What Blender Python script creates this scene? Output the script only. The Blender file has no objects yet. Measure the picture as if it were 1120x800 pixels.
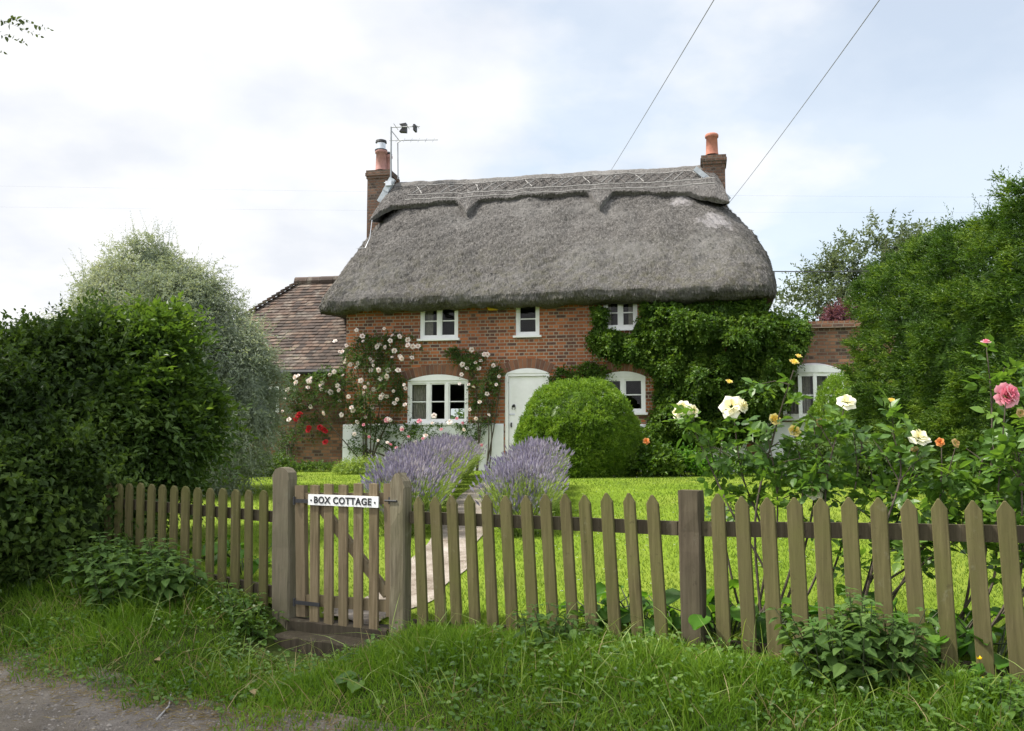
import bpy, math, random
import numpy as np
from mathutils import Vector, Matrix, noise as mnoise

random.seed(7); RNG = np.random.default_rng(11)
SC = bpy.context.scene
COL = SC.collection
PI = math.pi

# ------------------------------------------------------------------ camera
EYE = 1.6; F = 1000.0; PITCH = math.atan(85/1000)
SUN_EL, SUN_AZ = math.radians(57), math.radians(-92)       # azimuth measured from +Y towards +X
SA = np.array([math.sin(SUN_AZ)*math.cos(SUN_EL), math.cos(SUN_AZ)*math.cos(SUN_EL), math.sin(SUN_EL)])
CP, SP = math.cos(PITCH), math.sin(PITCH)
def ray(px, py):
    dx = (px-560)/F; dy = (400-py)/F
    return np.array([dx, CP-dy*SP, SP+dy*CP])
def at(px, py, Y):
    d = ray(px, py); return np.array([0, 0, EYE]) + d*(Y/d[1])

# ------------------------------------------------------------------ mesh builder
def A(x): return np.asarray(x, dtype=np.float64)
def nrm(v):
    l = np.linalg.norm(v, axis=-1, keepdims=True); l[l < 1e-9] = 1
    return v/l
class MB:
    def __init__(s): s.v = []; s.f = []; s.r = []; s.n = 0
    def add(s, v, faces, rnd=0.5, mi=0):
        v = A(v).reshape(-1, 3)
        for fa in (faces if isinstance(faces, list) and len(faces) and isinstance(faces[0], np.ndarray) else [np.asarray(faces)]):
            fa = np.asarray(fa)
            if fa.size: s.f.append((fa+s.n, mi))
        s.v.append(v); s.r.append(np.broadcast_to(A(rnd), (len(v),)) if np.ndim(rnd) < 2 else rnd)
        s.n += len(v); return s
    def box(s, c, size, rot=None, rnd=0.5, mi=0):
        h = A(size)/2
        v = A([[x, y, z] for z in (-1, 1) for y in (-1, 1) for x in (-1, 1)])*h
        if rot is not None: v = v @ A(rot).T
        return s.add(v+A(c), np.array([[0,2,3,1],[4,5,7,6],[0,1,5,4],[2,6,7,3],[0,4,6,2],[1,3,7,5]]), rnd, mi)
    def bar(s, p, q, w, h=None, up=(0,0,1), rnd=0.5, mi=0):
        p, q = A(p), A(q); h = h or w; d = q-p; L = np.linalg.norm(d); d = d/L
        x = np.cross(d, up); 
        if np.linalg.norm(x) < 1e-5: x = np.cross(d, (0, 1, 0))
        x /= np.linalg.norm(x); y = np.cross(x, d)
        return s.box((p+q)/2, (w, L, h), np.stack([x, d, y], 1), rnd, mi)
    def tube(s, pts, rad, seg=6, rnd=0.5, mi=0, cap=True):
        pts = A(pts); n = len(pts); rad = np.broadcast_to(A(rad), (n,))
        t = np.gradient(pts, axis=0); t = nrm(t)
        ref = A([0, 0, 1]) if abs(t[0][2]) < .9 else A([1, 0, 0])
        V = []
        for i in range(n):
            x = np.cross(t[i], ref); x /= (np.linalg.norm(x) or 1); y = np.cross(t[i], x); ref = -np.cross(t[i], x) if False else ref
            a = np.arange(seg)*2*PI/seg
            V.append(pts[i]+rad[i]*(np.cos(a)[:, None]*x+np.sin(a)[:, None]*y))
        V = np.concatenate(V)
        fs = [[i*seg+k, i*seg+(k+1) % seg, (i+1)*seg+(k+1) % seg, (i+1)*seg+k] for i in range(n-1) for k in range(seg)]
        s.add(V, np.array(fs), rnd, mi)
        if cap:
            s.f.append((np.array([[s.n-seg+k for k in range(seg)]]), mi)); s.f.append((np.array([[s.n-len(V)+seg-1-k for k in range(seg)]]), mi))
        return s
    def lathe(s, c, prof, seg=16, rnd=.5, mi=0):
        prof = A(prof); a = np.arange(seg)*2*PI/seg
        V = np.stack([prof[:, 0, None]*np.cos(a), prof[:, 0, None]*np.sin(a), np.repeat(prof[:, 1, None], seg, 1)], -1).reshape(-1, 3)+A(c)
        n = len(prof)
        fs = [[i*seg+k, i*seg+(k+1) % seg, (i+1)*seg+(k+1) % seg, (i+1)*seg+k] for i in range(n-1) for k in range(seg)]
        return s.add(V, np.array(fs), rnd, mi)
    def prism(s, poly, o, ax, ay, ex, rnd=.5, mi=0):
        """poly 2D list in axes ax, ay from origin o, extruded along vector ex"""
        poly = A(poly); o, ax, ay, ex = A(o), A(ax), A(ay), A(ex); n = len(poly)
        b = o+poly[:, :1]*ax+poly[:, 1:]*ay
        v = np.concatenate([b, b+ex])
        s.add(v, [np.array([list(range(n-1, -1, -1))]), np.array([[n+i for i in range(n)]]),
                  np.array([[i, (i+1) % n, n+(i+1) % n, n+i] for i in range(n)])], rnd, mi); return s
    def grid(s, P, rnd=.5, mi=0, closed=False):
        P = A(P); a, b = P.shape[:2]; i, j = np.meshgrid(np.arange(a-1), np.arange(b if closed else b-1), indexing='ij')
        j2 = (j+1) % b
        f = np.stack([i*b+j, i*b+j2, (i+1)*b+j2, (i+1)*b+j], -1).reshape(-1, 4)
        return s.add(P.reshape(-1, 3), f, rnd, mi)
    def build(s, name, mat, parent=None, smooth=False, local=False, loc=None):
        V = np.concatenate(s.v); R = np.concatenate([np.broadcast_to(r, (len(v),)) for r, v in zip(s.r, s.v)])
        M = Matrix.Identity(4)
        o = bpy.data.objects.new(name, bpy.data.meshes.new(name))
        if parent is not None:
            o.parent = parent
            if not local:
                V = V-A(WORLD[parent.name]) ; WORLD[o.name] = WORLD[parent.name]
            else: WORLD[o.name] = A([0, 0, 0])
        else:
            if loc is None: loc = (float(V[:, 0].mean()), float(V[:, 1].mean()), float(V[:, 2].min()))
            V = V-A(loc); o.location = loc; WORLD[o.name] = A(loc)
        me = o.data
        loops = np.concatenate([f.reshape(-1) for f, _ in s.f]).astype(np.int32)
        tot = np.concatenate([np.full(len(f), f.shape[1]) for f, _ in s.f]).astype(np.int32)
        mi = np.concatenate([np.full(len(f), m) for f, m in s.f]).astype(np.int32)
        st = np.concatenate([[0], np.cumsum(tot)[:-1]]).astype(np.int32)
        me.vertices.add(len(V)); me.vertices.foreach_set('co', V.astype(np.float32).ravel())
        me.loops.add(len(loops)); me.loops.foreach_set('vertex_index', loops)
        me.polygons.add(len(tot)); me.polygons.foreach_set('loop_start', st)
        me.polygons.foreach_set('material_index', mi)
        me.polygons.foreach_set('use_smooth', np.full(len(tot), smooth))
        me.update(calc_edges=True)
        at_ = me.attributes.new('rnd', 'FLOAT', 'POINT'); at_.data.foreach_set('value', R.astype(np.float32))
        for m in (mat if isinstance(mat, (list, tuple)) else [mat]): me.materials.append(m)
        COL.objects.link(o); return o
WORLD = {}
def tag(o, label=None, cat=None, group=None, kind=None):
    if label: o['label'] = label
    if cat: o['category'] = cat
    if group: o['group'] = group
    if kind: o['kind'] = kind
    return o
def thing(name, label, cat, loc, group=None, rz=0):
    o = bpy.data.objects.new(name, None); o.empty_display_size = .1; COL.objects.link(o)
    o.location = tuple(float(c) for c in loc); o.rotation_euler = (0, 0, rz); WORLD[o.name] = A(loc)
    return tag(o, label, cat, group)
def dup_part(src, parent, loc, rot, scale):
    c = src.copy(); COL.objects.link(c); c.parent = parent; c.location = loc; c.rotation_euler = rot; c.scale = (scale,)*3
    return c

# ------------------------------------------------------------------ vector noise
def vnoise(P, freq, seed=0, oct=3):
    r = np.random.default_rng(seed+100); out = np.zeros(len(P)); amp = 1; tot = 0
    for o in range(oct):
        for _ in range(5):
            k = r.normal(size=3); k = k/np.linalg.norm(k)*freq*(.7+.6*r.random()); out += amp*np.sin(P@k*2*PI+r.random()*6.28)
        tot += amp*1.6; amp *= .55; freq *= 2.1
    return out/tot
def runit(n):
    v = RNG.normal(size=(n, 3)); return nrm(v)

# ------------------------------------------------------------------ leaves
def leaf_cloud(mb, P, D, N, L, W, fold=.25, curl=.15, detail=1, rnd=None, mi=0):
    """leaf blades: base P, axis D, face normal N (numpy rows)"""
    n = len(P)
    if n == 0: return
    D = nrm(D); S = nrm(np.cross(D, N)); N = np.cross(S, D)
    L = np.broadcast_to(A(L), (n,))[:, None]; W = np.broadcast_to(A(W), (n,))[:, None]
    rnd = RNG.random(n) if rnd is None else np.broadcast_to(A(rnd), (n,))
    if detail == 0:      # one bent diamond, two triangles
        v = np.stack([P, P+D*L*.45+S*W*.5+N*W*fold, P+D*L-N*L*curl, P+D*L*.45-S*W*.5+N*W*fold], 1)
        b = np.arange(n)[:, None]*4
        mb.add(v.reshape(-1, 3), np.concatenate([b+[0, 1, 2], b+[0, 2, 3]]), np.repeat(rnd, 4), mi)
    else:                # pointed oval blade with folded midrib
        prof = [(.0, .0), (.22, .40), (.5, .5), (.78, .28), (1, 0)]
        cols = []
        for t, w in prof:
            c = P+D*L*t-N*L*curl*t*t
            if w == 0: cols += [c]
            else: cols += [c+S*W*w+N*W*w*fold*1.4, c, c-S*W*w+N*W*w*fold*1.4]
        v = np.stack(cols, 1)   # 0 | 1 2 3 | 4 5 6 | 7 8 9 | 10
        b = np.arange(n)[:, None]*11
        q = np.concatenate([b+[1, 4, 5, 2], b+[2, 5, 6, 3], b+[4, 7, 8, 5], b+[5, 8, 9, 6]])
        t3 = np.concatenate([b+[0, 1, 2], b+[0, 2, 3], b+[7, 10, 8], b+[8, 10, 9]])
        mb.add(v.reshape(-1, 3), [q, t3], np.repeat(rnd, 11), mi)
def shoots(mb, B, D, ln, m, L, W, spread=.9, droop=.3, detail=0, fold=.25, curl=.15, stem=0, jit=.25, mi=0, smi=0, flat=None, taper=.4):
    """B bases, D directions; m leaves along each shoot"""
    n = len(B); D = nrm(D); ln = np.broadcast_to(A(ln), (n,))[:, None]
    up = A([0, 0, 1.]); S = np.cross(D, up+RNG.normal(size=(n, 3))*.35); S = nrm(S); U = np.cross(S, D)
    base_r = RNG.random(n)
    def pos(t): return B+D*ln*t-up*ln*droop*t*t
    for j in range(m):
        t = (j+.6+RNG.random((n, 1))*.3)/m
        side = 1 if j % 2 else -1
        ang = (RNG.random((n, 1))*.8-.4)+side*PI/2 if flat else RNG.random((n, 1))*2*PI
        R = np.cos(ang-PI/2)*S*1+np.sin(ang-PI/2)*U if flat else np.cos(ang)*S+np.sin(ang)*U
        ax = nrm(D*(1-spread*.5)+R*spread+RNG.normal(size=(n, 3))*jit-up*droop*.3)
        if j == m-1: ax = nrm(D+RNG.normal(size=(n, 3))*jit)
        nn = U+RNG.normal(size=(n, 3))*.35 if flat else nrm(up*.8+D*.3+RNG.normal(size=(n, 3))*.5)
        sc = (1-taper*t[:, 0])*(.7+.6*RNG.random(n))
        leaf_cloud(mb, pos(t), ax, nn, L*sc, W*sc, fold, curl, detail, np.clip(base_r*.6+RNG.random(n)*.4+.0*t[:, 0], 0, 1), mi)
    if stem:
        v = np.stack([B-S*stem, B+S*stem, pos(.5)+S*stem*.7, pos(.5)-S*stem*.7, pos(1.)], 1); b = np.arange(n)[:, None]*5
        mb.add(v.reshape(-1, 3), [b+[0, 1, 2, 3], b+[3, 2, 4]], np.repeat(base_r, 5), smi)
def blob_points(blobs, n, shell=.25, lump=.12, freq=.8, keep=.75, seed=0, gap=None):
    C = A([b[0] for b in blobs]); R = A([b[1] if np.ndim(b[1]) else (b[1],)*3 for b in blobs])
    w = (R[:, 0]*R[:, 1]+R[:, 0]*R[:, 2]+R[:, 1]*R[:, 2]); k = RNG.choice(len(blobs), size=int(n*1.8), p=w/w.sum())
    d = runit(len(k)); r = 1+lump*vnoise(C[k]+d*R[k], freq, seed)-shell*RNG.random(len(k))**1.6
    P = C[k]+d*R[k]*r[:, None]; N = nrm(d/R[k]); ok = np.ones(len(k), bool)
    for i in range(len(blobs)):
        q = np.linalg.norm((P-C[i])/R[i], axis=1); ok &= (q > keep) | (k == i)
    if gap is not None: ok &= vnoise(P, gap[0], seed+5) < gap[1]
    P, N = P[ok][:n], N[ok][:n]; return P, N
def core(mb, blobs, f=.72, rnd=.1, mi=0, seed=0):
    for b in blobs:
        c = A(b[0]); r = A(b[1] if np.ndim(b[1]) else (b[1],)*3)*f
        th = np.linspace(.02, PI-.02, 9); ph = np.arange(14)*2*PI/14
        d = np.stack([np.sin(th)[:, None]*np.cos(ph), np.sin(th)[:, None]*np.sin(ph), np.repeat(np.cos(th)[:, None], 14, 1)], -1)
        P = c+d*r; P = P*1; P += (d*(.12*vnoise(P.reshape(-1, 3), .9, seed+3).reshape(9, 14, 1))*r)
        mb.grid(P, rnd, mi, closed=True)
def in_poly(px, py, poly):
    poly = A(poly); ins = np.zeros(len(px), bool); n = len(poly)
    for i in range(n):
        x1, y1 = poly[i]; x2, y2 = poly[(i+1) % n]
        if y1 == y2: continue
        c = ((y1 > py) != (y2 > py)) & (px < (x2-x1)*(py-y1)/(y2-y1)+x1); ins ^= c
    return ins
def poly_dist(px, py, poly):
    poly = A(poly); d = np.full(len(px), 1e9)
    for i in range(len(poly)):
        a = poly[i]; b = poly[(i+1) % len(poly)]; ab = b-a
        t = np.clip(((px-a[0])*ab[0]+(py-a[1])*ab[1])/(ab@ab), 0, 1); d = np.minimum(d, np.hypot(px-a[0]-t*ab[0], py-a[1]-t*ab[1]))
    return d
def sample_poly(poly, n):
    p = A(poly); lo, hi = p.min(0), p.max(0); out = np.zeros((0, 2))
    while len(out) < n:
        q = lo+(hi-lo)*RNG.random((n*2, 2)); out = np.concatenate([out, q[in_poly(q[:, 0], q[:, 1], poly)]])
    return out[:n]

# ------------------------------------------------------------------ materials
class NT:
    def __init__(s, name):
        s.m = bpy.data.materials.new(name); s.m.use_nodes = True; s.t = s.m.node_tree; s.t.nodes.clear()
        s.out = s.n('ShaderNodeOutputMaterial'); s.b = s.n('ShaderNodeBsdfPrincipled'); s.l(s.b.outputs[0], s.out.inputs[0])
        s.b.inputs['Specular IOR Level'].default_value = .3
    def n(s, k, **kw):
        o = s.t.nodes.new(k)
        for a, v in kw.items(): setattr(o, a, v)
        return o
    def l(s, a, b): s.t.links.new(a, b)
    def inp(s, node, name, val):
        i = node.inputs[name]
        if hasattr(val, 'is_linked') or isinstance(val, bpy.types.NodeSocket): s.l(val, i)
        else: i.default_value = val
    def coord(s, kind='Object', scale=(1, 1, 1), rand=False):
        c = s.n('ShaderNodeTexCoord').outputs[kind]; m = s.n('ShaderNodeMapping'); s.l(c, m.inputs[0]); m.inputs['Scale'].default_value = scale
        if rand:
            oi = s.n('ShaderNodeObjectInfo'); mu = s.n('ShaderNodeMath', operation='MULTIPLY'); s.l(oi.outputs['Random'], mu.inputs[0]); mu.inputs[1].default_value = 37
            cb = s.n('ShaderNodeCombineXYZ'); s.l(mu.outputs[0], cb.inputs[0]); s.l(mu.outputs[0], cb.inputs[2]); s.l(cb.outputs[0], m.inputs['Location'])
        return m.outputs[0]
    def noise(s, vec, scale, detail=4, rough=.55, dist=0):
        o = s.n('ShaderNodeTexNoise'); s.l(vec, o.inputs['Vector']); o.inputs['Scale'].default_value = scale
        o.inputs['Detail'].default_value = detail; o.inputs['Roughness'].default_value = rough; o.inputs['Distortion'].default_value = dist
        return o.outputs['Fac']
    def ramp(s, fac, stops):
        o = s.n('ShaderNodeValToRGB'); s.l(fac, o.inputs[0]); e = o.color_ramp.elements
        while len(e) < len(stops): e.new(.5)
        for k, (p, c) in zip(e, stops): k.position = p; k.color = (tuple(c)[:3] if np.ndim(c) else (c, c, c))+(1,)
        return o.outputs[0]
    def mix(s, f, a, b, mode='MIX'):
        o = s.n('ShaderNodeMix', data_type='RGBA', blend_type=mode)
        for i, v in ((0, f), (6, a), (7, b)):
            if isinstance(v, bpy.types.NodeSocket): s.l(v, o.inputs[i])
            elif i == 0: o.inputs[0].default_value = v
            else: o.inputs[i].default_value = tuple(v)+(1,)
        return o.outputs[2]
    def math(s, op, a, b=0.0):
        o = s.n('ShaderNodeMath', operation=op)
        for i, v in enumerate((a, b)):
            if isinstance(v, bpy.types.NodeSocket): s.l(v, o.inputs[i])
            else: o.inputs[i].default_value = v
        return o.outputs[0]
    def bump(s, h, strength=.5, dist=.02):
        o = s.n('ShaderNodeBump'); o.inputs['Strength'].default_value = strength; o.inputs['Distance'].default_value = dist
        s.l(h, o.inputs['Height']); s.l(o.outputs[0], s.b.inputs['Normal'])
    def col(s, c): s.l(c, s.b.inputs['Base Color']) if isinstance(c, bpy.types.NodeSocket) else setattr(s.b.inputs['Base Color'], 'default_value', tuple(c)+(1,))
    def rough(s, r): s.b.inputs['Roughness'].default_value = r
def leafmat(name, c1, c2, c3, trans=.35, rough=.45, nscale=1.2, spec=.3, nvar=.5):
    t = NT(name); a = t.n('ShaderNodeAttribute', attribute_name='rnd').outputs['Fac']
    nz = t.noise(t.coord(), nscale, 3)
    f = t.math('ADD', t.math('MULTIPLY', a, 1-nvar), t.math('MULTIPLY', t.ramp(nz, [(.3, 0.), (.7, 1.)]), nvar))
    c = t.ramp(f, [(.05, c1), (.5, c2), (.95, c3)]); t.col(c); t.rough(rough); t.b.inputs['Specular IOR Level'].default_value = spec
    tr = t.n('ShaderNodeBsdfTranslucent'); tc = t.mix(.55, c, (1, .95, .25), 'MULTIPLY'); s2 = t.mix(1., tc, (1.6, 1.6, 1.2), 'MULTIPLY'); t.l(s2, tr.inputs[0])
    mx = t.n('ShaderNodeMixShader'); mx.inputs[0].default_value = trans; t.l(t.b.outputs[0], mx.inputs[1]); t.l(tr.outputs[0], mx.inputs[2]); t.l(mx.outputs[0], t.out.inputs[0])
    return t.m
def plain(name, c, rough=.5, nz=.15, scale=6, metallic=0, spec=.3):
    t = NT(name); k = t.noise(t.coord(rand=True), scale, 5)
    lo = tuple(x*(1-nz) for x in c); hi = tuple(min(1, x*(1+nz)) for x in c)
    t.col(t.ramp(k, [(.3, lo), (.7, hi)])); t.rough(rough); t.b.inputs['Metallic'].default_value = metallic; t.b.inputs['Specular IOR Level'].default_value = spec
    return t.m
M = {}
# ------------------------------------------------------------------ material library
def brick_mat(name, c1, c2, cm, dark):
    t = NT(name); tc = t.n('ShaderNodeTexCoord').outputs['Object']; sp = t.n('ShaderNodeSeparateXYZ'); t.l(tc, sp.inputs[0])
    cb = t.n('ShaderNodeCombineXYZ'); t.l(t.math('ADD', sp.outputs[0], sp.outputs[1]), cb.inputs[0]); t.l(sp.outputs[2], cb.inputs[1])
    b = t.n('ShaderNodeTexBrick'); b.offset = .5; b.squash = .5; b.squash_frequency = 2; t.l(cb.outputs[0], b.inputs['Vector'])
    b.inputs['Scale'].default_value = 1; b.inputs['Brick Width'].default_value = .22; b.inputs['Row Height'].default_value = .074
    b.inputs['Mortar Size'].default_value = .011; b.inputs['Mortar Smooth'].default_value = .3; b.inputs['Bias'].default_value = 0.
    b.inputs['Color1'].default_value = (0, 0, 0, 1); b.inputs['Color2'].default_value = (1, 1, 1, 1); b.inputs['Mortar'].default_value = (.5, .5, .5, 1)
    per = t.ramp(b.outputs['Color'], [(0., dark), (.12, dark), (.35, c1), (.75, c2), (1., tuple(x*1.35 for x in c2))])
    n1 = t.noise(tc, 1.1, 4); n2 = t.noise(tc, 26, 4)
    c = t.mix(t.ramp(n1, [(.35, 0.), (.75, .55)]), per, tuple(x*.55 for x in c1)); c = t.mix(t.ramp(n2, [(.45, 0.), (.8, .5)]), c, (.25, .13, .075))
    n3 = t.noise(tc, .6, 3); mort = t.mix(t.ramp(n3, [(.4, 0.), (.65, 1.)]), cm, tuple(x*.6 for x in cm))
    c = t.mix(b.outputs['Fac'], c, mort); t.col(c); t.rough(.9); t.b.inputs['Specular IOR Level'].default_value = .15
    h = t.math('SUBTRACT', t.math('MULTIPLY', n2, .4), b.outputs['Fac']); t.bump(h, .8, .012); return t.m
M['brick'] = brick_mat('red_brick', (.26, .082, .036), (.36, .125, .052), (.34, .285, .22), (.080, .050, .045))
M['brick_old'] = brick_mat('old_brick', (.20, .10, .065), (.27, .14, .085), (.22, .18, .14), (.07, .055, .05))
M['brick_chim'] = brick_mat('chimney_brick', (.115, .068, .050), (.150, .092, .068), (.12, .10, .085), (.05, .042, .038))
def thatch_mat(name, base, dark, light, moss=True):
    t = NT(name); tc = t.coord(); a = t.n('ShaderNodeAttribute', attribute_name='rnd').outputs['Fac']
    big = t.noise(tc, .55, 5, .6); mid = t.noise(tc, 5, 6, .7); st = t.noise(t.coord(scale=(14, 14, 4)), 1, 5, .75); fine = t.noise(t.coord(scale=(1, 1, .4)), 26, 5, .8)
    c = t.ramp(fine, [(.30, dark), (.5, base), (.72, light)])
    c = t.mix(t.ramp(st, [(.38, 0.), (.62, .55)]), c, dark)
    c = t.mix(t.ramp(a, [(.2, 0.), (.9, .55)]), c, light)
    c = t.mix(t.ramp(big, [(.50, 0.), (.68, .5)]), c, tuple(x*.8 for x in light))
    if moss:
        sp = t.n('ShaderNodeSeparateXYZ'); t.l(t.n('ShaderNodeTexCoord').outputs['Object'], sp.inputs[0])
        lowm = t.n('ShaderNodeMapRange'); t.l(sp.outputs[2], lowm.inputs[0]); lowm.inputs[1].default_value = 5.4; lowm.inputs[2].default_value = 3.4
        mm = t.math('MULTIPLY', lowm.outputs[0], t.ramp(mid, [(.45, 0.), (.65, .55)])); c = t.mix(mm, c, (.10, .095, .045))
        lw = t.noise(t.coord(scale=(1, 1, .8)), 2.6, 6, .7); c = t.mix(t.ramp(lw, [(.68, 0.), (.76, .4)]), c, (.36, .35, .34))
    if moss:        # two pale bare patches high on the right, and faint level courses
        tco = t.n('ShaderNodeTexCoord').outputs['Object']
        for (cx, cy, cz, r) in PATCH:
            d = t.n('ShaderNodeVectorMath', operation='DISTANCE'); t.l(tco, d.inputs[0]); d.inputs[1].default_value = (cx, cy, cz)
            f = t.math('SUBTRACT', 1.0, t.math('DIVIDE', d.outputs['Value'], r)); f = t.math('ADD', f, t.math('MULTIPLY', t.math('SUBTRACT', t.noise(tc, 5, 6, .7), .5), 2.2))
            c = t.mix(t.ramp(f, [(.25, 0.), (.6, .65)]), c, (.36, .34, .345))
        cw = t.noise(t.coord(scale=(.5, .5, 5)), 1.0, 5, .7); c = t.mix(t.ramp(cw, [(.56, 0.), (.68, .38)]), c, dark)
    t.col(c); t.rough(.95); t.b.inputs['Specular IOR Level'].default_value = .1
    h = t.math('ADD', t.math('MULTIPLY', fine, .7), t.math('ADD', st, mid)); t.bump(h, .9, .05); return t.m
PATCH = [(3.40, 1.35, 6.25, .42), (4.15, .75, 5.55, .52)]
M['thatch'] = thatch_mat('weathered_thatch', (.126, .118, .111), (.041, .038, .036), (.27, .26, .25))
M['ridge'] = thatch_mat('ridge_thatch', (.150, .140, .132), (.046, .041, .039), (.28, .27, .26), False)
M['ligger'] = plain('hazel_rod', (.31, .30, .29), .9)
M['ligger_d'] = plain('dark_hazel_rod', (.10, .09, .085), .9)
M['white'] = plain('white_paint', (.78, .78, .77), .45, .04, 9)
M['render'] = plain('white_render', (.72, .73, .75), .85, .08, 3)
M['lead'] = plain('lead', (.36, .39, .43), .5, .2, 8)
M['potclay'] = plain('pot_clay', (.36, .15, .105), .85, .2, 8)
M['potpink'] = plain('pot_pink', (.36, .19, .17), .85, .2, 8)
M['steel'] = plain('steel', (.55, .57, .6), .35, .1, 8, .8)
M['cable'] = plain('cable', (.16, .16, .17), .7)
M['dark'] = plain('dark_metal', (.03, .03, .033), .5, .2, 8)
M['grey'] = plain('grey_metal', (.25, .26, .27), .45, .15, 8, .5)
M['yellow'] = plain('yellow_plastic', (.70, .45, .02), .4, .05, 8)
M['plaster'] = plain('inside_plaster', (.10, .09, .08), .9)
M['curtain'] = plain('curtain', (.42, .37, .32), .9, .2, 20)
def glass():
    t = NT('window_glass'); tr = t.n('ShaderNodeBsdfTransparent'); gl = t.n('ShaderNodeBsdfGlossy'); gl.inputs['Roughness'].default_value = .02
    fr = t.n('ShaderNodeFresnel'); fr.inputs[0].default_value = 1.5; mx = t.n('ShaderNodeMixShader'); tr.inputs[0].default_value = (.75, .8, .78, 1)
    f = t.math('MINIMUM', t.math('ADD', t.math('MULTIPLY', fr.outputs[0], .45), .0), 1.0)
    t.l(f, mx.inputs[0]); t.l(tr.outputs[0], mx.inputs[1]); t.l(gl.outputs[0], mx.inputs[2]); t.l(mx.outputs[0], t.out.inputs[0])
    nz = t.noise(t.coord(), 3, 2); bp = t.n('ShaderNodeBump'); bp.inputs['Strength'].default_value = .08; bp.inputs['Distance'].default_value = .02; t.l(nz, bp.inputs['Height']); t.l(bp.outputs[0], gl.inputs['Normal'])
    return t.m
M['glass'] = glass()
def tile_mat():
    t = NT('clay_tiles'); tc = t.coord(); a = t.n('ShaderNodeAttribute', attribute_name='rnd').outputs['Fac']
    c = t.ramp(a, [(0., (.045, .036, .032)), (.5, (.070, .051, .043)), (.9, (.10, .066, .050)), (1., (.15, .115, .09))])
    c = t.mix(t.ramp(t.noise(tc, 2.2, 6, .7), [(.52, 0.), (.68, .55)]), c, (.30, .27, .23)); c = t.mix(t.ramp(t.noise(tc, 1.1, 4), [(.5, 0.), (.8, .5)]), c, (.07, .06, .045))
    t.col(c); t.rough(.9); t.bump(t.noise(tc, 40, 4), .4, .008); return t.m
M['tile'] = tile_mat()
def wood_mat(name, a, b, g, gamt=.5):
    t = NT(name); v = t.coord(scale=(38, 38, 2.2), rand=True); gr = t.noise(v, 1, 6, .7, .4); v2 = t.coord(rand=True); blot = t.noise(v2, 3.0, 5, .65); al = t.noise(v2, 9, 5, .7)
    oi = t.n('ShaderNodeObjectInfo').outputs['Random']
    c = t.ramp(gr, [(.28, tuple(x*.5 for x in a)), (.48, a), (.7, b)])
    c = t.mix(t.ramp(blot, [(.35, 0.), (.7, gamt)]), c, g); c = t.mix(t.ramp(al, [(.62, 0.), (.75, .35)]), c, (.25, .25, .19))
    c = t.mix(t.ramp(t.noise(v2, 22, 3), [(.66, 0.), (.74, .5)]), c, tuple(x*.35 for x in a))
    c = t.mix(t.math('MULTIPLY', oi, .55), c, tuple(x*.6 for x in b)); t.col(c); t.rough(.88); t.b.inputs['Specular IOR Level'].default_value = .15
    t.bump(t.math('ADD', gr, t.math('MULTIPLY', al, .4)), .55, .006); return t.m
M['wood'] = wood_mat('fence_wood', (.092, .078, .036), (.165, .142, .068), (.100, .108, .028), .7)
M['gatewood'] = wood_mat('gate_wood', (.150, .114, .068), (.245, .190, .125), (.135, .118, .058), .45)
M['postwood'] = wood_mat('post_wood', (.125, .104, .072), (.24, .208, .150), (.135, .135, .070), .5)
M['raildark'] = wood_mat('rail_wood', (.074, .059, .040), (.122, .100, .070), (.075, .072, .036), .45)
M['sleeper'] = wood_mat('sleeper_wood', (.045, .036, .026), (.08, .064, .048), (.05, .05, .026), .4)
M['bark'] = wood_mat('bark', (.06, .05, .04), (.12, .10, .08), (.07, .075, .045), .5)
M['stem'] = plain('green_stem', (.05, .065, .03), .7, .3, 20)
M['cane'] = plain('woody_cane', (.075, .06, .045), .8, .3, 20)
M['leaf_hedge'] = leafmat('hedge_leaf', (.022, .044, .010), (.050, .090, .018), (.13, .20, .038), .35, .5, .9, .25)
M['leaf_elder'] = leafmat('elder_leaf', (.028, .058, .012), (.058, .108, .020), (.13, .20, .038), .4, .45, 1.5)
M['leaf_silver'] = leafmat('silver_leaf', (.12, .155, .108), (.23, .270, .205), (.43, .46, .40), .25, .7, 1.0, .15)
M['leaf_yew'] = leafmat('yew_leaf', (.012, .034, .006), (.048, .100, .012), (.19, .28, .035), .3, .5, 2.8, .2, .55)
M['leaf_box'] = leafmat('box_leaf', (.052, .110, .012), (.120, .215, .020), (.25, .36, .045), .35, .4, 5, .35)
M['leaf_ivy'] = leafmat('ivy_leaf', (.022, .055, .008), (.060, .120, .014), (.15, .23, .03), .35, .5, 2.5, .25)
M['leaf_rose'] = leafmat('rose_leaf', (.040, .090, .020), (.080, .160, .028), (.17, .27, .045), .4, .38, 4, .35)
M['leaf_rosedk'] = leafmat('climber_leaf', (.028, .058, .014), (.055, .105, .024), (.12, .18, .04), .32, .55, 3, .25)
M['leaf_nettle'] = leafmat('nettle_leaf', (.040, .080, .020), (.075, .140, .034), (.13, .21, .055), .35, .65, 5, .15)
M['leaf_berg'] = leafmat('broad_leaf', (.030, .085, .012), (.065, .165, .018), (.15, .28, .04), .4, .45, 4, .25)
M['leaf_tree'] = leafmat('tree_leaf', (.03, .05, .02), (.06, .085, .034), (.11, .14, .055), .35, .5, 1)
M['leaf_pale'] = leafmat('pale_tree_leaf', (.05, .075, .04), (.085, .115, .062), (.14, .17, .10), .35, .5, 1)
M['leaf_purple'] = leafmat('purple_leaf', (.07, .03, .045), (.13, .05, .08), (.19, .08, .11), .35, .5, 1)
M['leaf_lav'] = leafmat('lavender_leaf', (.12, .19, .04), (.21, .29, .07), (.31, .38, .13), .35, .6, 2)
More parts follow.
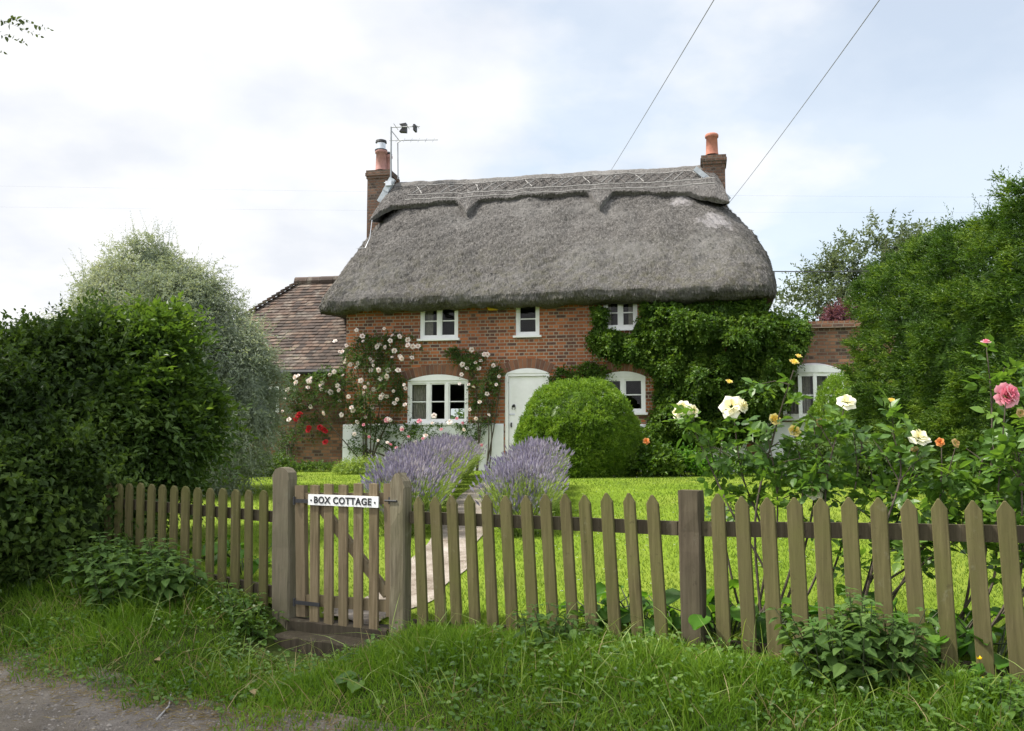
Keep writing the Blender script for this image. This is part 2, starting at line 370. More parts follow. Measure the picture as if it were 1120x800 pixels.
M['lav'] = leafmat('lavender_flower', (.18, .155, .28), (.29, .265, .42), (.45, .42, .56), .25, .7, 3)
M['grass_v'] = leafmat('verge_blade', (.050, .105, .008), (.105, .205, .015), (.21, .31, .05), .4, .55, 2.2, .2, .5)
M['grass_l'] = leafmat('lawn_blade', (.075, .130, .014), (.122, .192, .022), (.20, .265, .045), .35, .6, 1.0, .2, .5)
M['straw'] = leafmat('dry_straw', (.15, .11, .05), (.26, .20, .10), (.38, .31, .18), .2, .8, 3, .1)
def petal(name, c1, c2, c3):
    t = NT(name); a = t.n('ShaderNodeAttribute', attribute_name='rnd').outputs['Fac']; c = t.ramp(a, [(0., c1), (.5, c2), (1., c3)]); t.col(c); t.rough(.6)
    tr = t.n('ShaderNodeBsdfTranslucent'); t.l(c, tr.inputs[0]); mx = t.n('ShaderNodeMixShader'); mx.inputs[0].default_value = .3
    t.l(t.b.outputs[0], mx.inputs[1]); t.l(tr.outputs[0], mx.inputs[2]); t.l(mx.outputs[0], t.out.inputs[0]); return t.m
M['p_cream'] = petal('cream_petal', (.80, .68, .25), (.84, .80, .58), (.86, .84, .74))
M['p_yellow'] = petal('yellow_petal', (.72, .42, .04), (.80, .62, .14), (.82, .72, .34))
M['p_blush'] = petal('blush_petal', (.80, .55, .48), (.82, .70, .64), (.84, .78, .74))
M['p_pink'] = petal('pink_petal', (.55, .10, .18), (.68, .22, .30), (.78, .45, .48))
M['p_red'] = petal('red_petal', (.35, .006, .012), (.45, .012, .02), (.5, .03, .04))
M['p_orange'] = petal('orange_petal', (.60, .16, .03), (.65, .22, .06), (.65, .3, .1))
M['p_butter'] = petal('buttercup_petal', (.8, .55, .01), (.85, .62, .01), (.85, .65, .03))
M['p_brown'] = petal('spent_petal', (.30, .16, .05), (.42, .27, .10), (.5, .36, .16))
def ground_mat(name, stops, s1, s2, bs=.6, bd=.03, tint=None):
    t = NT(name); tc = t.coord(); n = t.noise(tc, s1, 6, .65); f = t.noise(tc, s2, 4, .7)
    c = t.ramp(t.math('ADD', t.math('MULTIPLY', n, .6), t.math('MULTIPLY', f, .4)), stops)
    if tint: c = t.mix(t.ramp(t.noise(tc, tint[0], 4), [(.42, 0.), (.62, tint[2])]), c, tint[1])
    t.col(c); t.rough(.95); t.b.inputs['Specular IOR Level'].default_value = .1; t.bump(f, bs, bd); return t.m
M['g_lawn'] = ground_mat('lawn_turf', [(.3, (.075, .125, .010)), (.5, (.125, .195, .014)), (.7, (.20, .265, .03))], 1.3, 60, .8, .02, (.55, (.20, .23, .04), .45))
M['g_verge'] = ground_mat('verge_soil', [(.3, (.02, .03, .008)), (.5, (.04, .06, .012)), (.7, (.07, .075, .025))], 3, 40)
M['g_field'] = ground_mat('field', [(.3, (.05, .07, .015)), (.7, (.10, .13, .03))], .3, 8)
M['g_lane'] = ground_mat('lane_gravel', [(.36, (.085, .074, .064)), (.5, (.19, .168, .15)), (.64, (.33, .30, .27))], 2, 90, 1, .02, (1.2, (.20, .17, .12), .5))
M['g_path'] = ground_mat('path_gravel', [(.36, (.13, .105, .08)), (.5, (.25, .215, .18)), (.64, (.38, .34, .30))], 4, 60, .8, .01)
M['g_soil'] = ground_mat('bare_soil', [(.3, (.06, .045, .03)), (.5, (.10, .08, .055)), (.7, (.17, .14, .10))], 4, 45)
M['stone'] = leafmat('gravel_stone', (.10, .09, .08), (.19, .17, .15), (.31, .28, .25), 0., .9, 6, .15, .3)
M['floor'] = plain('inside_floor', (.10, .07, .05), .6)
# ------------------------------------------------------------------ cottage
HA = math.radians(11.3); HO = A([.32, 20.0, 1.0])
HU = A([math.cos(HA), -math.sin(HA), 0]); HV = A([math.sin(HA), math.cos(HA), 0])
def HW(px, py, v=0.0):
    d = ray(px, py); o = A([0, 0, EYE])-HO-HV*v; t = -(o@HV)/(d@HV); p = o+d*t
    return np.array([p@HU, p[2]])
def h2w(u, v, z): return HO+HU*u+HV*v+A([0, 0, z])
house = thing('thatched_cottage', 'red brick cottage with grey thatched roof, white door and two chimneys', 'cottage', HO, rz=-HA)
def hb(mb, name, mat, parent=house, **k): return mb.build(name, M[mat] if isinstance(mat, str) else [M[m] for m in mat], parent, local=True, **k)
UL = HW(377.5, 440)[0]; UR = 4.75; DEPTH = 5.5; ZT = 3.95
wins = {}     # name: px x0,x1,y0,y1 of the outer frame
W_ = {'upper_left': (459.5, 501, 331, 371), 'upper_mid': (564, 590, 330, 367.5), 'upper_right': (660, 697, 324, 360),
      'low_left': (445.5, 512, 416, 463), 'low_right': (657, 706, 412, 452)}
def rect(k):
    x0, x1, y0, y1 = W_[k]; a = HW(x0, (y0+y1)/2); b = HW(x1, (y0+y1)/2); c = (x0+x1)/2
    return a[0], b[0], HW(c, y1)[1], HW(c, y0)[1]
R_ = {k: rect(k) for k in W_}
d0 = HW(552.5, 450)[0]; d1 = HW(601, 450)[0]; dz = HW(576, 408)[1]
R_['door'] = (d0, d1, 0.0, dz)
def holed(mb, u0, u1, z0, z1, holes, v, depth, mi=0):
    us = sorted({u0, u1, *[x for h in holes for x in h[:2]]}); zs = sorted({z0, z1, *[x for h in holes for x in h[2:]]})
    for i in range(len(us)-1):
        for j in range(len(zs)-1):
            cu, cz = (us[i]+us[i+1])/2, (zs[j]+zs[j+1])/2
            if any(h[0] < cu < h[1] and h[2] < cz < h[3] for h in holes): continue
            mb.add([[us[i], v, zs[j]], [us[i+1], v, zs[j]], [us[i+1], v, zs[j+1]], [us[i], v, zs[j+1]]], [[0, 1, 2, 3]], mi=mi)
    for a, b, c, d in holes:
        q = [(a, c), (b, c), (b, d), (a, d)]
        for k in range(4):
            (x1, y1), (x2, y2) = q[k], q[(k+1) % 4]
            mb.add([[x1, v, y1], [x2, v, y2], [x2, v+depth, y2], [x1, v+depth, y1]], [[0, 1, 2, 3]], mi=mi)
m = MB(); holed(m, UL, UR, -.3, ZT, list(R_.values()), 0, .16)
holed(m, UL, UR, -.3, ZT, [(-3.2, -.9, .95, 1.58)], DEPTH, -.16)
for u in (UL, UR): m.add([[u, 0, -.3], [u, DEPTH, -.3], [u, DEPTH, ZT], [u, 0, ZT]], [[0, 1, 2, 3]])
hb(m, 'brick_wall', 'brick')
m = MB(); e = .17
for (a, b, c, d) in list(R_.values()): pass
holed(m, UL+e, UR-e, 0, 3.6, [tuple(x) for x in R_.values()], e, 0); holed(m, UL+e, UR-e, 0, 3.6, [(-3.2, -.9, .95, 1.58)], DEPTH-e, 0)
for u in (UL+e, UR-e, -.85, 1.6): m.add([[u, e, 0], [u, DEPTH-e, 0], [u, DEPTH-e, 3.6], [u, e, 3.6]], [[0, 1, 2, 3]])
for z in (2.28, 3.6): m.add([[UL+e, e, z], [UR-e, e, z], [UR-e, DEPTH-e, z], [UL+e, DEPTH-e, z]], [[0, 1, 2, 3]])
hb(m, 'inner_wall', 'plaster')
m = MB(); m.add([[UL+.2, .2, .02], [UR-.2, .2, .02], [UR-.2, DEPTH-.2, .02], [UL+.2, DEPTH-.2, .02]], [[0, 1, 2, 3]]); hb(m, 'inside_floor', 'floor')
# white painted plinth band, left and right of the door
ZP = HW(450, 464.5)[1]
def plinth(u0, u1, z1):
    mb = MB(); n = int((u1-u0)/.25)+2; us = np.linspace(u0, u1, n)
    top = z1+.006*np.sin(us*5)
    P = np.stack([np.stack([us, np.full(n, -.045-.006*np.sin(us*3)), np.full(n, -.3)], 1), np.stack([us, np.full(n, -.04), top-.02], 1), np.stack([us, np.full(n, -.03), top], 1), np.stack([us, np.full(n, .001), top+.012], 1)])
    mb.grid(P); mb.box(((u0+.005), -.018, (z1-.3)/2-.003), (.008, .034, z1+.28)); mb.box(((u1-.005), -.018, (z1-.3)/2-.003), (.008, .034, z1+.28))
    return hb(mb, 'plinth', 'render')
plinth(UL-.03, d0-.03, ZP); plinth(d1+.03, UR-.1, ZP-.02)
# windows
def window(k, cols, arch=False, curtains=(), open_=None):
    u0, u1, z0, z1 = R_[k]; fr = MB(); v = .05; t = .062; dp = .07
    fr.box(((u0+u1)/2, v, z1-t/2), (u1-u0, dp, t)); fr.box(((u0+u1)/2, v, z0+t/2+.002), (u1-u0, dp, t))
    for u in (u0+t/2, u1-t/2): fr.box((u, v+.001, (z0+z1)/2), (t, dp-.004, z1-z0-2*t))
    pw = (u1-u0-2*t)/cols; panes = []
    for c in range(1, cols): fr.box((u0+t+pw*c, v-.002, (z0+z1)/2), (.058, dp, z1-z0-2*t))
    st = .032
    for c in range(cols):
        a, b = u0+t+pw*c+(.029 if c else 0), u0+t+pw*(c+1)-(.029 if c < cols-1 else 0); zl, zh = z0+t, z1-t
        for u in (a+st/2, b-st/2): fr.box((u, v+.012, (zl+zh)/2), (st, .045, zh-zl-.004))
        for z in (zl+st/2, zh-st/2): fr.box(((a+b)/2, v+.013, z), (b-a-2*st, .043, st))
        fr.box(((a+b)/2, v+.013, (zl+zh)/2), (b-a-2*st, .026, .024))
        panes.append((a+st, b-st, zl+st, zh-st))
    w = hb(fr, 'window', 'white')
    for a, b, zl, zh in panes:
        zm = (zl+zh)/2
        for lo, hi in ((zl, zm-.012), (zm+.012, zh)):
            p = MB(); ti = random.uniform(-.004, .004)
            p.add([[a, v+.02+ti, lo], [b, v+.02-ti, lo], [b, v+.02-ti, hi], [a, v+.02+ti, hi]], [[0, 1, 2, 3]]); hb(p, 'pane', 'glass', w)
    s = MB(); s.box(((u0+u1)/2, -.012, z0-.018), (u1-u0+.10, .13, .045)); hb(s, 'sill', 'white', w)
    for (a, b) in curtains:
        cu = MB(); us = np.linspace(u0+(u1-u0)*a, u0+(u1-u0)*b, 26); vv = .215+.022*np.sin(np.arange(26)*1.5)
        cu.grid(np.stack([np.stack([us, vv, np.full(26, z0+.02)], 1), np.stack([us, vv, np.full(26, z1-.02)], 1)])); hb(cu, 'curtain', 'curtain', w, smooth=True)
    return w
window('upper_left', 2, curtains=[(.05, .28)]); window('upper_mid', 1); window('upper_right', 2, curtains=[(.0, .2), (.72, 1.)])
window('low_left', 3, curtains=[(.04, .26)]); window('low_right', 2, curtains=[(.0, .14)])
def arch(u0, u1, z0, rise, name='brick_arch', boards=True, th=.22, n=None):
    """white curved head above the frame and a ring of brick headers over it"""
    w = u1-u0; r = (w*w/4+rise*rise)/(2*rise); cu, cz = (u0+u1)/2, z0+rise-r
    a = math.asin(w/2/r); an = np.linspace(-a, a, 15)
    if boards:
        b = MB(); poly = [(cu+r*math.sin(t), cz+r*math.cos(t)) for t in an]+[(u1, z0-.0), (u0, z0-.0)]
        poly = [(x-cu, z-z0) for x, z in poly][::-1]
        b.prism(poly, (cu, -.012, z0+.001), (1, 0, 0), (0, 0, 1), (0, .02, 0)); hb(b, 'arched_head', 'white')
    m = MB(); a2 = a*1.06; n = n or int(2*a2*r/.082)
    for i in range(n):
        t0, t1 = -a2+2*a2*(i+.06)/n, -a2+2*a2*(i+.94)/n; r0, r1 = r+.006, r+th+random.uniform(-.008, .008)
        q = [(r0*math.sin(t0), r0*math.cos(t0)), (r0*math.sin(t1), r0*math.cos(t1)), (r1*math.sin(t1), r1*math.cos(t1)), (r1*math.sin(t0), r1*math.cos(t0))]
        m.prism(q, (cu, -.014, cz), (1, 0, 0), (0, 0, 1), (0, .03, 0), rnd=random.random())
    hb(m, name, 'archbrick')
    m = MB(); q = [((r+.0)*math.sin(t), (r+.0)*math.cos(t)) for t in an*1.05]+[((r+th-.01)*math.sin(t), (r+th-.01)*math.cos(t)) for t in an[::-1]*1.05]
    for i in range(14):
        m.prism([q[i], q[i+1], q[28-i], q[29-i]], (cu, -.007, cz), (1, 0, 0), (0, 0, 1), (0, .012, 0))
    hb(m, 'arch_mortar', 'mortar')
M['archbrick'] = leafmat('arch_brick', (.10, .06, .05), (.19, .095, .06), (.28, .13, .075), 0, .9, 9, .15, .3); M['mortar'] = plain('mortar', (.24, .21, .17), .95)
arch(R_['low_left'][0]-.01, R_['low_left'][1]+.01, R_['low_left'][3]-.01, .135); arch(R_['low_right'][0]-.01, R_['low_right'][1]+.01, R_['low_right'][3]-.01, .12)
arch(d0+.01, d1-.01, dz-.01, .11)
M['stonestep'] = plain('stone_step', (.32, .30, .27), .9)
# door: frame, boarded leaf, knocker, letter plate
m = MB(); t = .07
for u in (d0+t/2, d1-t/2): m.box((u, .05, dz/2), (t, .09, dz))
m.box(((d0+d1)/2, .05, dz-t/2), (d1-d0-2*t, .088, t)); df = hb(m, 'door_frame', 'white')
m = MB(); n = 6; w = (d1-d0-2*t-.01)/n
for i in range(n): m.box((d0+t+.005+w*(i+.5), .075, (dz-t)/2), (w-.003, .04, dz-t-.01))
m.box(((d0+d1)/2, .075, (dz-t)/2), (d1-d0-2*t-.014, .035, dz-t-.02)); m.box(((d0+d1)/2, .05, .62), (d1-d0-2*t-.02, .02, .05)); door = hb(m, 'door', 'white')
kz = HW(561.5, 445.5)[1]; ku = HW(561.5, 445.5)[0]
m = MB(); m.lathe((0, 0, 0), [(0, .0), (.035, .0), (.03, .02), (0, .03)], 12)
V = m.v[0].copy(); m.v[0] = np.stack([V[:, 0]+ku, .052-V[:, 2], V[:, 1]+kz+.03], 1)
m.tube([(ku-.03, .035, kz+.03), (ku-.035, .03, kz-.03), (ku, .03, kz-.065), (ku+.035, .03, kz-.03), (ku+.03, .035, kz+.03)], .009, 6); hb(m, 'knocker', 'dark', door)
m = MB(); hu = HW(558.5, 453.5)[0]; hz = HW(558.5, 453.5)[1]; m.box((hu+.02, .048, hz), (.12, .012, .035)); m.box((hu+.02, .041, hz), (.10, .006, .012)); hb(m, 'letter_plate', 'steel', door)
m = MB(); m.box((d0+t+.06, .04, 1.0), (.03, .03, .10)); m.tube([(d0+t+.06, .03, 1.0), (d0+t+.06, -.0, 1.0)], .018, 8); hb(m, 'handle', 'dark', door)
m = MB(); m.box(((d0+d1)/2, -.08, .03), (d1-d0+.1, .36, .1)); hb(m, 'doorstep', 'stonestep')
M_ = None
# alarm box under the eave
au, az = HW(539.5, 335.5); m = MB()
m.prism([(-.13, .08), (-.13, -.02), (-.09, -.09), (.09, -.09), (.13, -.02), (.13, .08)], (au, -.085, az), (1, 0, 0), (0, 0, 1), (0, .085, 0)); ab = hb(m, 'alarm_box', 'yellow')
m = MB(); m.box((au, -.088, az), (.12, .006, .05)); hb(m, 'alarm_label', 'dark', ab)
# ------------------------------------------------------------------ thatch: rounded rings from eave to ridge
VC = DEPTH/2; ZE = HW(600, 331.5, -.45)[1]; ZR = HW(610, 196.5, VC)[1]
prof = [(-.10, ZE-.02), (-.40, ZE-.015), (-.52, ZE+.02), (-.60, ZE+.10), (-.62, ZE+.22)]   # v, z front underside then rounded lip
for tt in np.linspace(.08, 1, 16):
    v = -.62+(VC+.62)*tt; z = ZE+.22+(ZR-ZE-.22)*(tt+.10*math.sin(PI*tt)); prof.append((v, z))
zs = A([p[1] for p in prof])
def outline(pts, fv):
    zz, uu = [], []
    for x, y, v in pts: q = HW(x, y, v); zz.append(q[1]); uu.append(q[0])
    o = np.argsort(zz); return np.interp(fv, A(zz)[o], A(uu)[o])
LP = [(357.5, 337, .3), (358, 330, .3), (362, 318, .3), (370, 300, .5), (384, 271, .9), (399, 243, 1.4), (410, 228, 1.8), (430, 206, 2.6)]
RP = [(845.5, 326, .6), (846.5, 312, .6), (845.5, 297, .7), (841, 278, .8), (832, 260, 1.0), (818, 243, 1.2), (802, 227, 1.6), (790, 213, 2.0), (776, 190, 2.6)]
rl = outline(LP, zs); rr = outline(RP, zs)
rl[:2] = [UL-.10, UL-.25]; rr[:2] = [UR+.1, UR+.35]
NP = 26
def ring(u0, u1, v0, v1, z, rad, n=NP):
    rad = max(.02, min(rad, (v1-v0)/2*.98, (u1-u0)/2)); pts = []
    def arcp(cu, cv, a0): return [(cu+rad*math.cos(a), cv+rad*math.sin(a)) for a in np.linspace(a0, a0+PI/2, 9)]
    pts += [(x, v0) for x in np.linspace(u0+rad, u1-rad, n)[1:-1]]; pts += arcp(u1-rad, v0+rad, -PI/2)
    pts += [(u1, y) for y in np.linspace(v0+rad, v1-rad, 7)[1:-1]]; pts += arcp(u1-rad, v1-rad, 0)
    pts += [(x, v1) for x in np.linspace(u1-rad, u0+rad, n)[1:-1]]; pts += arcp(u0+rad, v1-rad, PI/2)
    pts += [(u0, y) for y in np.linspace(v1-rad, v0+rad, 7)[1:-1]]; pts += arcp(u0+rad, v0+rad, PI)
    return [(x, y, z) for x, y in pts]
rings = []
for k, (v, z) in enumerate(prof):
    tt = np.clip((z-ZE)/(ZR-ZE), 0, 1); rings.append(ring(rl[k], rr[k], v, DEPTH-v if v < VC-.03 else VC+.04, z, .55+1.1*tt))
TH = A(rings)
def sag(P):
    Q = P.reshape(-1, 3).copy(); Q[:, 2] += .035*vnoise(Q, .35, 31)+.02*vnoise(Q, 1.1, 32); Q[:, 1] += .04*vnoise(Q, .5, 33); return Q.reshape(P.shape)
TH = sag(TH)
def refine(G, a, b):
    r, c = G.shape[:2]; Gc = np.concatenate([G, G[:, :1]], 1)
    ri = np.linspace(0, r-1, (r-1)*a+1); ci = np.linspace(0, c, c*b+1)[:-1]
    i0 = np.minimum(ri.astype(int), r-2); fi = (ri-i0)[:, None, None]; j0 = ci.astype(int); fj = (ci-j0)[None, :, None]
    return (Gc[i0][:, j0]*(1-fi)*(1-fj)+Gc[i0+1][:, j0]*fi*(1-fj)+Gc[i0][:, j0+1]*(1-fi)*fj+Gc[i0+1][:, j0+1]*fi*fj)
TF = refine(TH, 3, 3)
dd = np.gradient(TF, axis=0); dn = nrm(np.cross(np.roll(TF, -1, 1)-np.roll(TF, 1, 1), dd))
fl = TF.reshape(-1, 3); TF = TF+dn*(.022*vnoise(fl*A([1, 1, .8]), 1.6, 40)+.016*vnoise(fl, 5, 41)).reshape(TF.shape[:2])[..., None]
m = MB(); m.grid(TF, .1, closed=True)
def straw(mb, G, n, rows, L, W, lift, seed=0, wr=(0, 1)):
    r, c = G.shape[:2]; i = RNG.integers(rows[0], rows[1], n); j = RNG.integers(0, c, n); a = RNG.random((n, 1)); b = RNG.random((n, 1)); j1 = (j+1) % c
    P = G[i, j]*(1-a)*(1-b)+G[i+1, j]*a*(1-b)+G[i, j1]*(1-a)*b+G[i+1, j1]*a*b
    down = nrm(G[i, j]-G[i+1, j]); side = nrm(G[i, j1]-G[i, j]+1e-6); N = nrm(np.cross(side, -down))
    keep = (P[:, 1] < VC+.3); P, down, side, N = P[keep], down[keep], side[keep], N[keep]; k = len(P)
    D = nrm(down+side*RNG.normal(size=(k, 1))*.11+N*(.01+RNG.random((k, 1))*.10)); l = L*(.5+RNG.random((k, 1))); w = W*(.6+.8*RNG.random((k, 1)))
    S = nrm(np.cross(D, N)); P = P+N*lift
    v = np.stack([P-S*w/2, P+S*w/2, P+D*l+S*w/3, P+D*l-S*w/3], 1); q = np.arange(k)[:, None]*4
    mb.add(v.reshape(-1, 3), q+[0, 1, 2, 3], np.repeat(RNG.random(k)**2.8, 4))
straw(m, TF, 80000, (9, len(TF)-1), .060, .010, .003); straw(m, TF, 18000, (3, 14), .045, .009, .003)
roof = hb(m, 'thatched_roof', 'thatch', smooth=True)
# ridge cap: second layer of thatch, scalloped lower edge with two points
k0 = 12; ups = TH[k0:].copy()
cols = TH.shape[1]
def surf(u, tt):
    """front face of the thatch: point at along-wall u, slope fraction tt (0 eave, 1 ridge)"""
    z = ZE+.22+(ZR-ZE-.22)*(tt+.10*math.sin(PI*tt)); v = -.62+(VC+.62)*tt; return v, z
nf = NP-2
cap_pts = [(405, 243), (416, 236), (431, 229.5), (450, 228), (470, 226), (497, 222.8), (500, 223), (511, 236.5), (523.5, 222.5), (527, 221.5), (560, 219.5), (600, 217), (641, 214.5), (643, 215), (656, 230.5), (670, 215), (673, 214.5), (700, 214), (752, 214), (760, 217), (770, 220.5), (796, 222.5)]
ext = np.unique(np.concatenate([np.linspace(405, 798, 190), [503, 511, 519, 644, 656, 668]])); ye = np.interp(ext, *A(cap_pts).T)
m = MB(); capf = []
def on_thatch(px, py):
    d = ray(px, py); o = A([0, 0, EYE])-HO; du, dv, dzz = d@HU, d@HV, d[2]; ou, ov, oz = o@HU, o@HV, o[2]
    for tt in np.linspace(.3, 1.03, 220):
        v, z = surf(0, min(tt, 1)); s_ = (v-ov)/dv; zz = oz+dzz*s_
        if zz <= z: return A([ou+du*s_, v, z]), tt
    return A([ou+du*s_, v, z]), 1.
low = [on_thatch(x, y) for x, y in zip(ext, ye)]
NCAP = 12; G = []
NR = A([0, -.72, .70])
ul_r, ur_r = rl[-1]-.05, rr[-1]+.08
for (p, t0), x in zip(low, ext):
    colm = []; f = (x-ext[0])/(ext[-1]-ext[0]); ue = np.clip(p[0], ul_r, ur_r) if True else p[0]
    fe = min(1, min(f, 1-f)/.035); th = .035+.075*fe
    colm.append(p+NR*-.03)
    for q in range(NCAP):
        g = q/(NCAP-1); tt = min(1., t0+(1-t0)*g); v, z = surf(0, tt); u = p[0]+(ue-p[0])*g
        colm.append(A([u, v, z])+NR*th)
    top = colm[-1]; colm[-1] = A([ue, VC-.12, ZR+th*.8]); colm.append(A([ue, VC, ZR+.04+th*.9]))
    for g in (0.1, .35, .7): colm.append(A([ue, VC+.12+g*1.2, ZR+th*.6-g*1.15]))
    G.append(colm)
G = A(G); TB_ = float(np.median([t for _, t in low])); G[..., 2] += (.012*vnoise(G.reshape(-1, 3), 2.2, 50)+.028*vnoise(G.reshape(-1, 3)*A([1, 0, 0]), .35, 51)).reshape(G.shape[:2])
m.grid(G.transpose(1, 0, 2)[:, ::-1])
for end in (G[0], G[-1]): m.f.append((np.array([list(range(len(end)))])+m.n, 0)); m.v.append(end); m.r.append(np.full(len(end), .3)); m.n += len(end)
# straw on the cap
n = 26000; i = RNG.integers(0, len(G)-1, n); j = RNG.integers(1, NCAP-1, n); a = RNG.random((n, 1)); b = RNG.random((n, 1))
P = G[i, j]*(1-a)*(1-b)+G[i+1, j]*a*(1-b)+G[i, j+1]*(1-a)*b+G[i+1, j+1]*a*b; D = nrm(G[i, j]-G[i, j+1]+RNG.normal(size=(n, 3))*.02); l = .06+.06*RNG.random((n, 1))
S = nrm(np.cross(D, NR)); D = nrm(D+NR*.06); P = P+NR*.004; v = np.stack([P-S*.004, P+S*.004, P+D*l+S*.002, P+D*l-S*.002], 1)
m.add(v.reshape(-1, 3), np.arange(n)[:, None]*4+[0, 1, 2, 3], np.repeat(RNG.random(n)**2, 4))
hb(m, 'ridge_cap', 'ridge', roof)
# hazel rods: two level runs and crossed spars between them
def cap_at(fx, g):   # fx 0..1 along, g 0..1 from lower edge to ridge
    i = fx*(len(G)-1); i0 = int(min(i, len(G)-2)); r = 1+g*(NCAP-1); j0 = int(min(r, NCAP-1)); fi, fj = i-i0, r-j0
    return (G[i0, j0]*(1-fi)*(1-fj)+G[i0+1, j0]*fi*(1-fj)+G[i0, j0+1]*(1-fi)*fj+G[i0+1, j0+1]*fi*fj)+NR*.012
def zg(fx, h):       # constant distance h above the straight part of the cap's lower edge
    i = int(round(fx*(len(G)-1))); px_ = ext[i]; t0 = low[i][1]; tb = TB_
    return max(.03, (tb+h*(1-tb)-t0)/(1-t0))
m = MB()
for h in (.14, .34, .82):
    pts = [cap_at(f, zg(f, h)) for f in np.linspace(.09, .965, 60)]; m.tube(pts, .010, 5)
xs = np.linspace(.10, .955, 33)
for k in range(len(xs)-1):
    a, b = xs[k], xs[k+1]; h0, h1 = (.40, .76) if k % 2 else (.76, .40)
    m.tube([cap_at(f, zg(f, h)) for f, h in zip(np.linspace(a, b, 4), np.linspace(h0, h1, 4))], .011, 5, mi=int(k % 3 != 0))
    m.tube([cap_at(f, zg(f, h))+NR*.01 for f, h in zip(np.linspace(a, b, 4), np.linspace(h1, h0, 4))], .009, 5, mi=int(k % 4 != 0))
for fx in ((511-405)/393, (656-405)/393):     # rods edging the two points
    for s_ in (-1, 1): m.tube([cap_at(fx+s_*.028*g, .03+.0*g) for g in np.linspace(.05, .9, 6)], .011, 5, mi=1)
hb(m, 'hazel_rods', ['ligger', 'ligger_d'], roof)
m = MB(); tr = [on_thatch(x, y)[0]+NR*.05 for x, y in ((407.5, 243), (405, 262), (400, 280), (394, 300), (390, 318))]; m.tube(tr, .008, 5); hb(m, 'aerial_cable', 'steel', roof)
# ------------------------------------------------------------------ chimneys
def chimney(x0, x1, ytop, v, dep, zbot):
    (a, zt), (b, _) = HW(x0, ytop, v), HW(x1, ytop, v); m = MB(); c = (a+b)/2; w = b-a
    m.box((c, v+dep/2, (zbot+zt-.22)/2), (w-.09, dep-.09, zt-.22-zbot)); 
    m.box((c, v+dep/2, zt-.185), (w-.045, dep-.045, .07)); m.box((c, v+dep/2, zt-.110), (w, dep, .08)); m.box((c, v+dep/2, zt-.035), (w-.03, dep-.03, .07))
    m.lathe((c, v+dep/2, zt-.002), [(w*.40, 0), (w*.25, .05), (0, .06)], 14)
    return hb(m, 'chimney', 'brick_chim'), c, zt, w
def pot(par, px, y0, y1, v, r, mat, rim=True, vo=0):
    u, z0 = HW(px, y0, v); z1 = HW(px, y1, v)[1]; m = MB()
    pr = [(r*1.08, z0), (r*1.0, z0+.06), (r*.92, z1-.1)] + ([(r*1.10, z1-.09), (r*1.12, z1-.03), (r*.95, z1)] if rim else [(r*.92, z1)]) + [(r*.72, z1), (r*.70, z1-.2)]
    m.lathe((u, v+vo, 0), pr, 18); return hb(m, 'chimney_pot', mat, par, smooth=True), u, z1
VL = 2.35
cl, cu, czt, cw = chimney(399.5, 427, 186.5, VL, .78, 4.2)
pot(cl, 416.8, 187, 164.5, VL+.3, .145, 'potpink'); pot(cl, 424.5, 188, 170, VL+.5, .10, 'potpink')
u, z = HW(416.8, 165, VL+.3); z2 = HW(416.8, 153, VL+.3)[1]; m = MB(); m.lathe((u, VL+.3, 0), [(.16, z-.03), (.165, z+.015), (.11, z+.02), (.11, z2-.1)], 16); hb(m, 'cowl_band', 'dark', cl)
m = MB(); m.lathe((u, VL+.3, 0), [(.115, z+.03), (.12, z2-.09)], 16); hb(m, 'cowl_mesh', 'steel', cl); m = MB(); m.lathe((u, VL+.3, 0), [(.10, z2-.11), (.15, z2-.09), (.14, z2-.03), (.06, z2), (0, z2+.005)], 16); hb(m, 'cowl_cap', 'dark', cl)
u, z = HW(424.5, 169, VL+.5); m = MB(); m.lathe((u, VL+.5, 0), [(.08, z-.04), (.11, z+.0), (.05, z+.06), (0, z+.07)], 12); hb(m, 'cowl_cap', 'dark', cl)
VR = 2.2
cr, cu2, czt2, cw2 = chimney(766, 795, 170, VR, .72, 4.8)
pot(cr, 778.8, 170, 147, VR+.3, .145, 'potclay'); u, z = HW(778.8, 147, VR+.3); m = MB(); m.lathe((u, VR+.3, 0), [(.09, z-.1), (.09, z+.02), (.075, z+.03), (.0, z+.03)], 14); hb(m, 'pot_liner', 'steel', cr)
def strip(par, pts, v, w, mat, name='flashing'):
    P = [A([*HW(x, y, v)]) for x, y in pts]; m = MB()
    for p, q in zip(P[:-1], P[1:]): m.bar((p[0], v-.02, p[1]), (q[0], v-.02, q[1]), w, .05, up=(0, 1, 0))
    return hb(m, name, mat, par)
m = MB()
for (xa, ya), (xb, yb) in zip([(760, 185), (771, 194), (782, 204)], [(772, 194.5), (783, 204.5), (797, 219)]):
    p, q = HW(xa, ya, VR-.12), HW(xb, yb, VR-.12); m.bar((p[0], VR-.14, p[1]), (q[0], VR-.14, q[1]), .12, .10, up=(0, 1, 0))
hb(m, 'flashing', 'lead', cr)
m = MB()
for (xa, ya), (xb, yb) in (((430, 196), (422, 211)), ((423, 210), (416, 222))):
    p, q = HW(xa, ya, VL-.05), HW(xb, yb, VL-.05); m.bar((p[0], VL-.08, p[1]), (q[0], VL-.08, q[1]), .16, .10, up=(0, 1, 0))
hb(m, 'flashing', 'lead', cl)
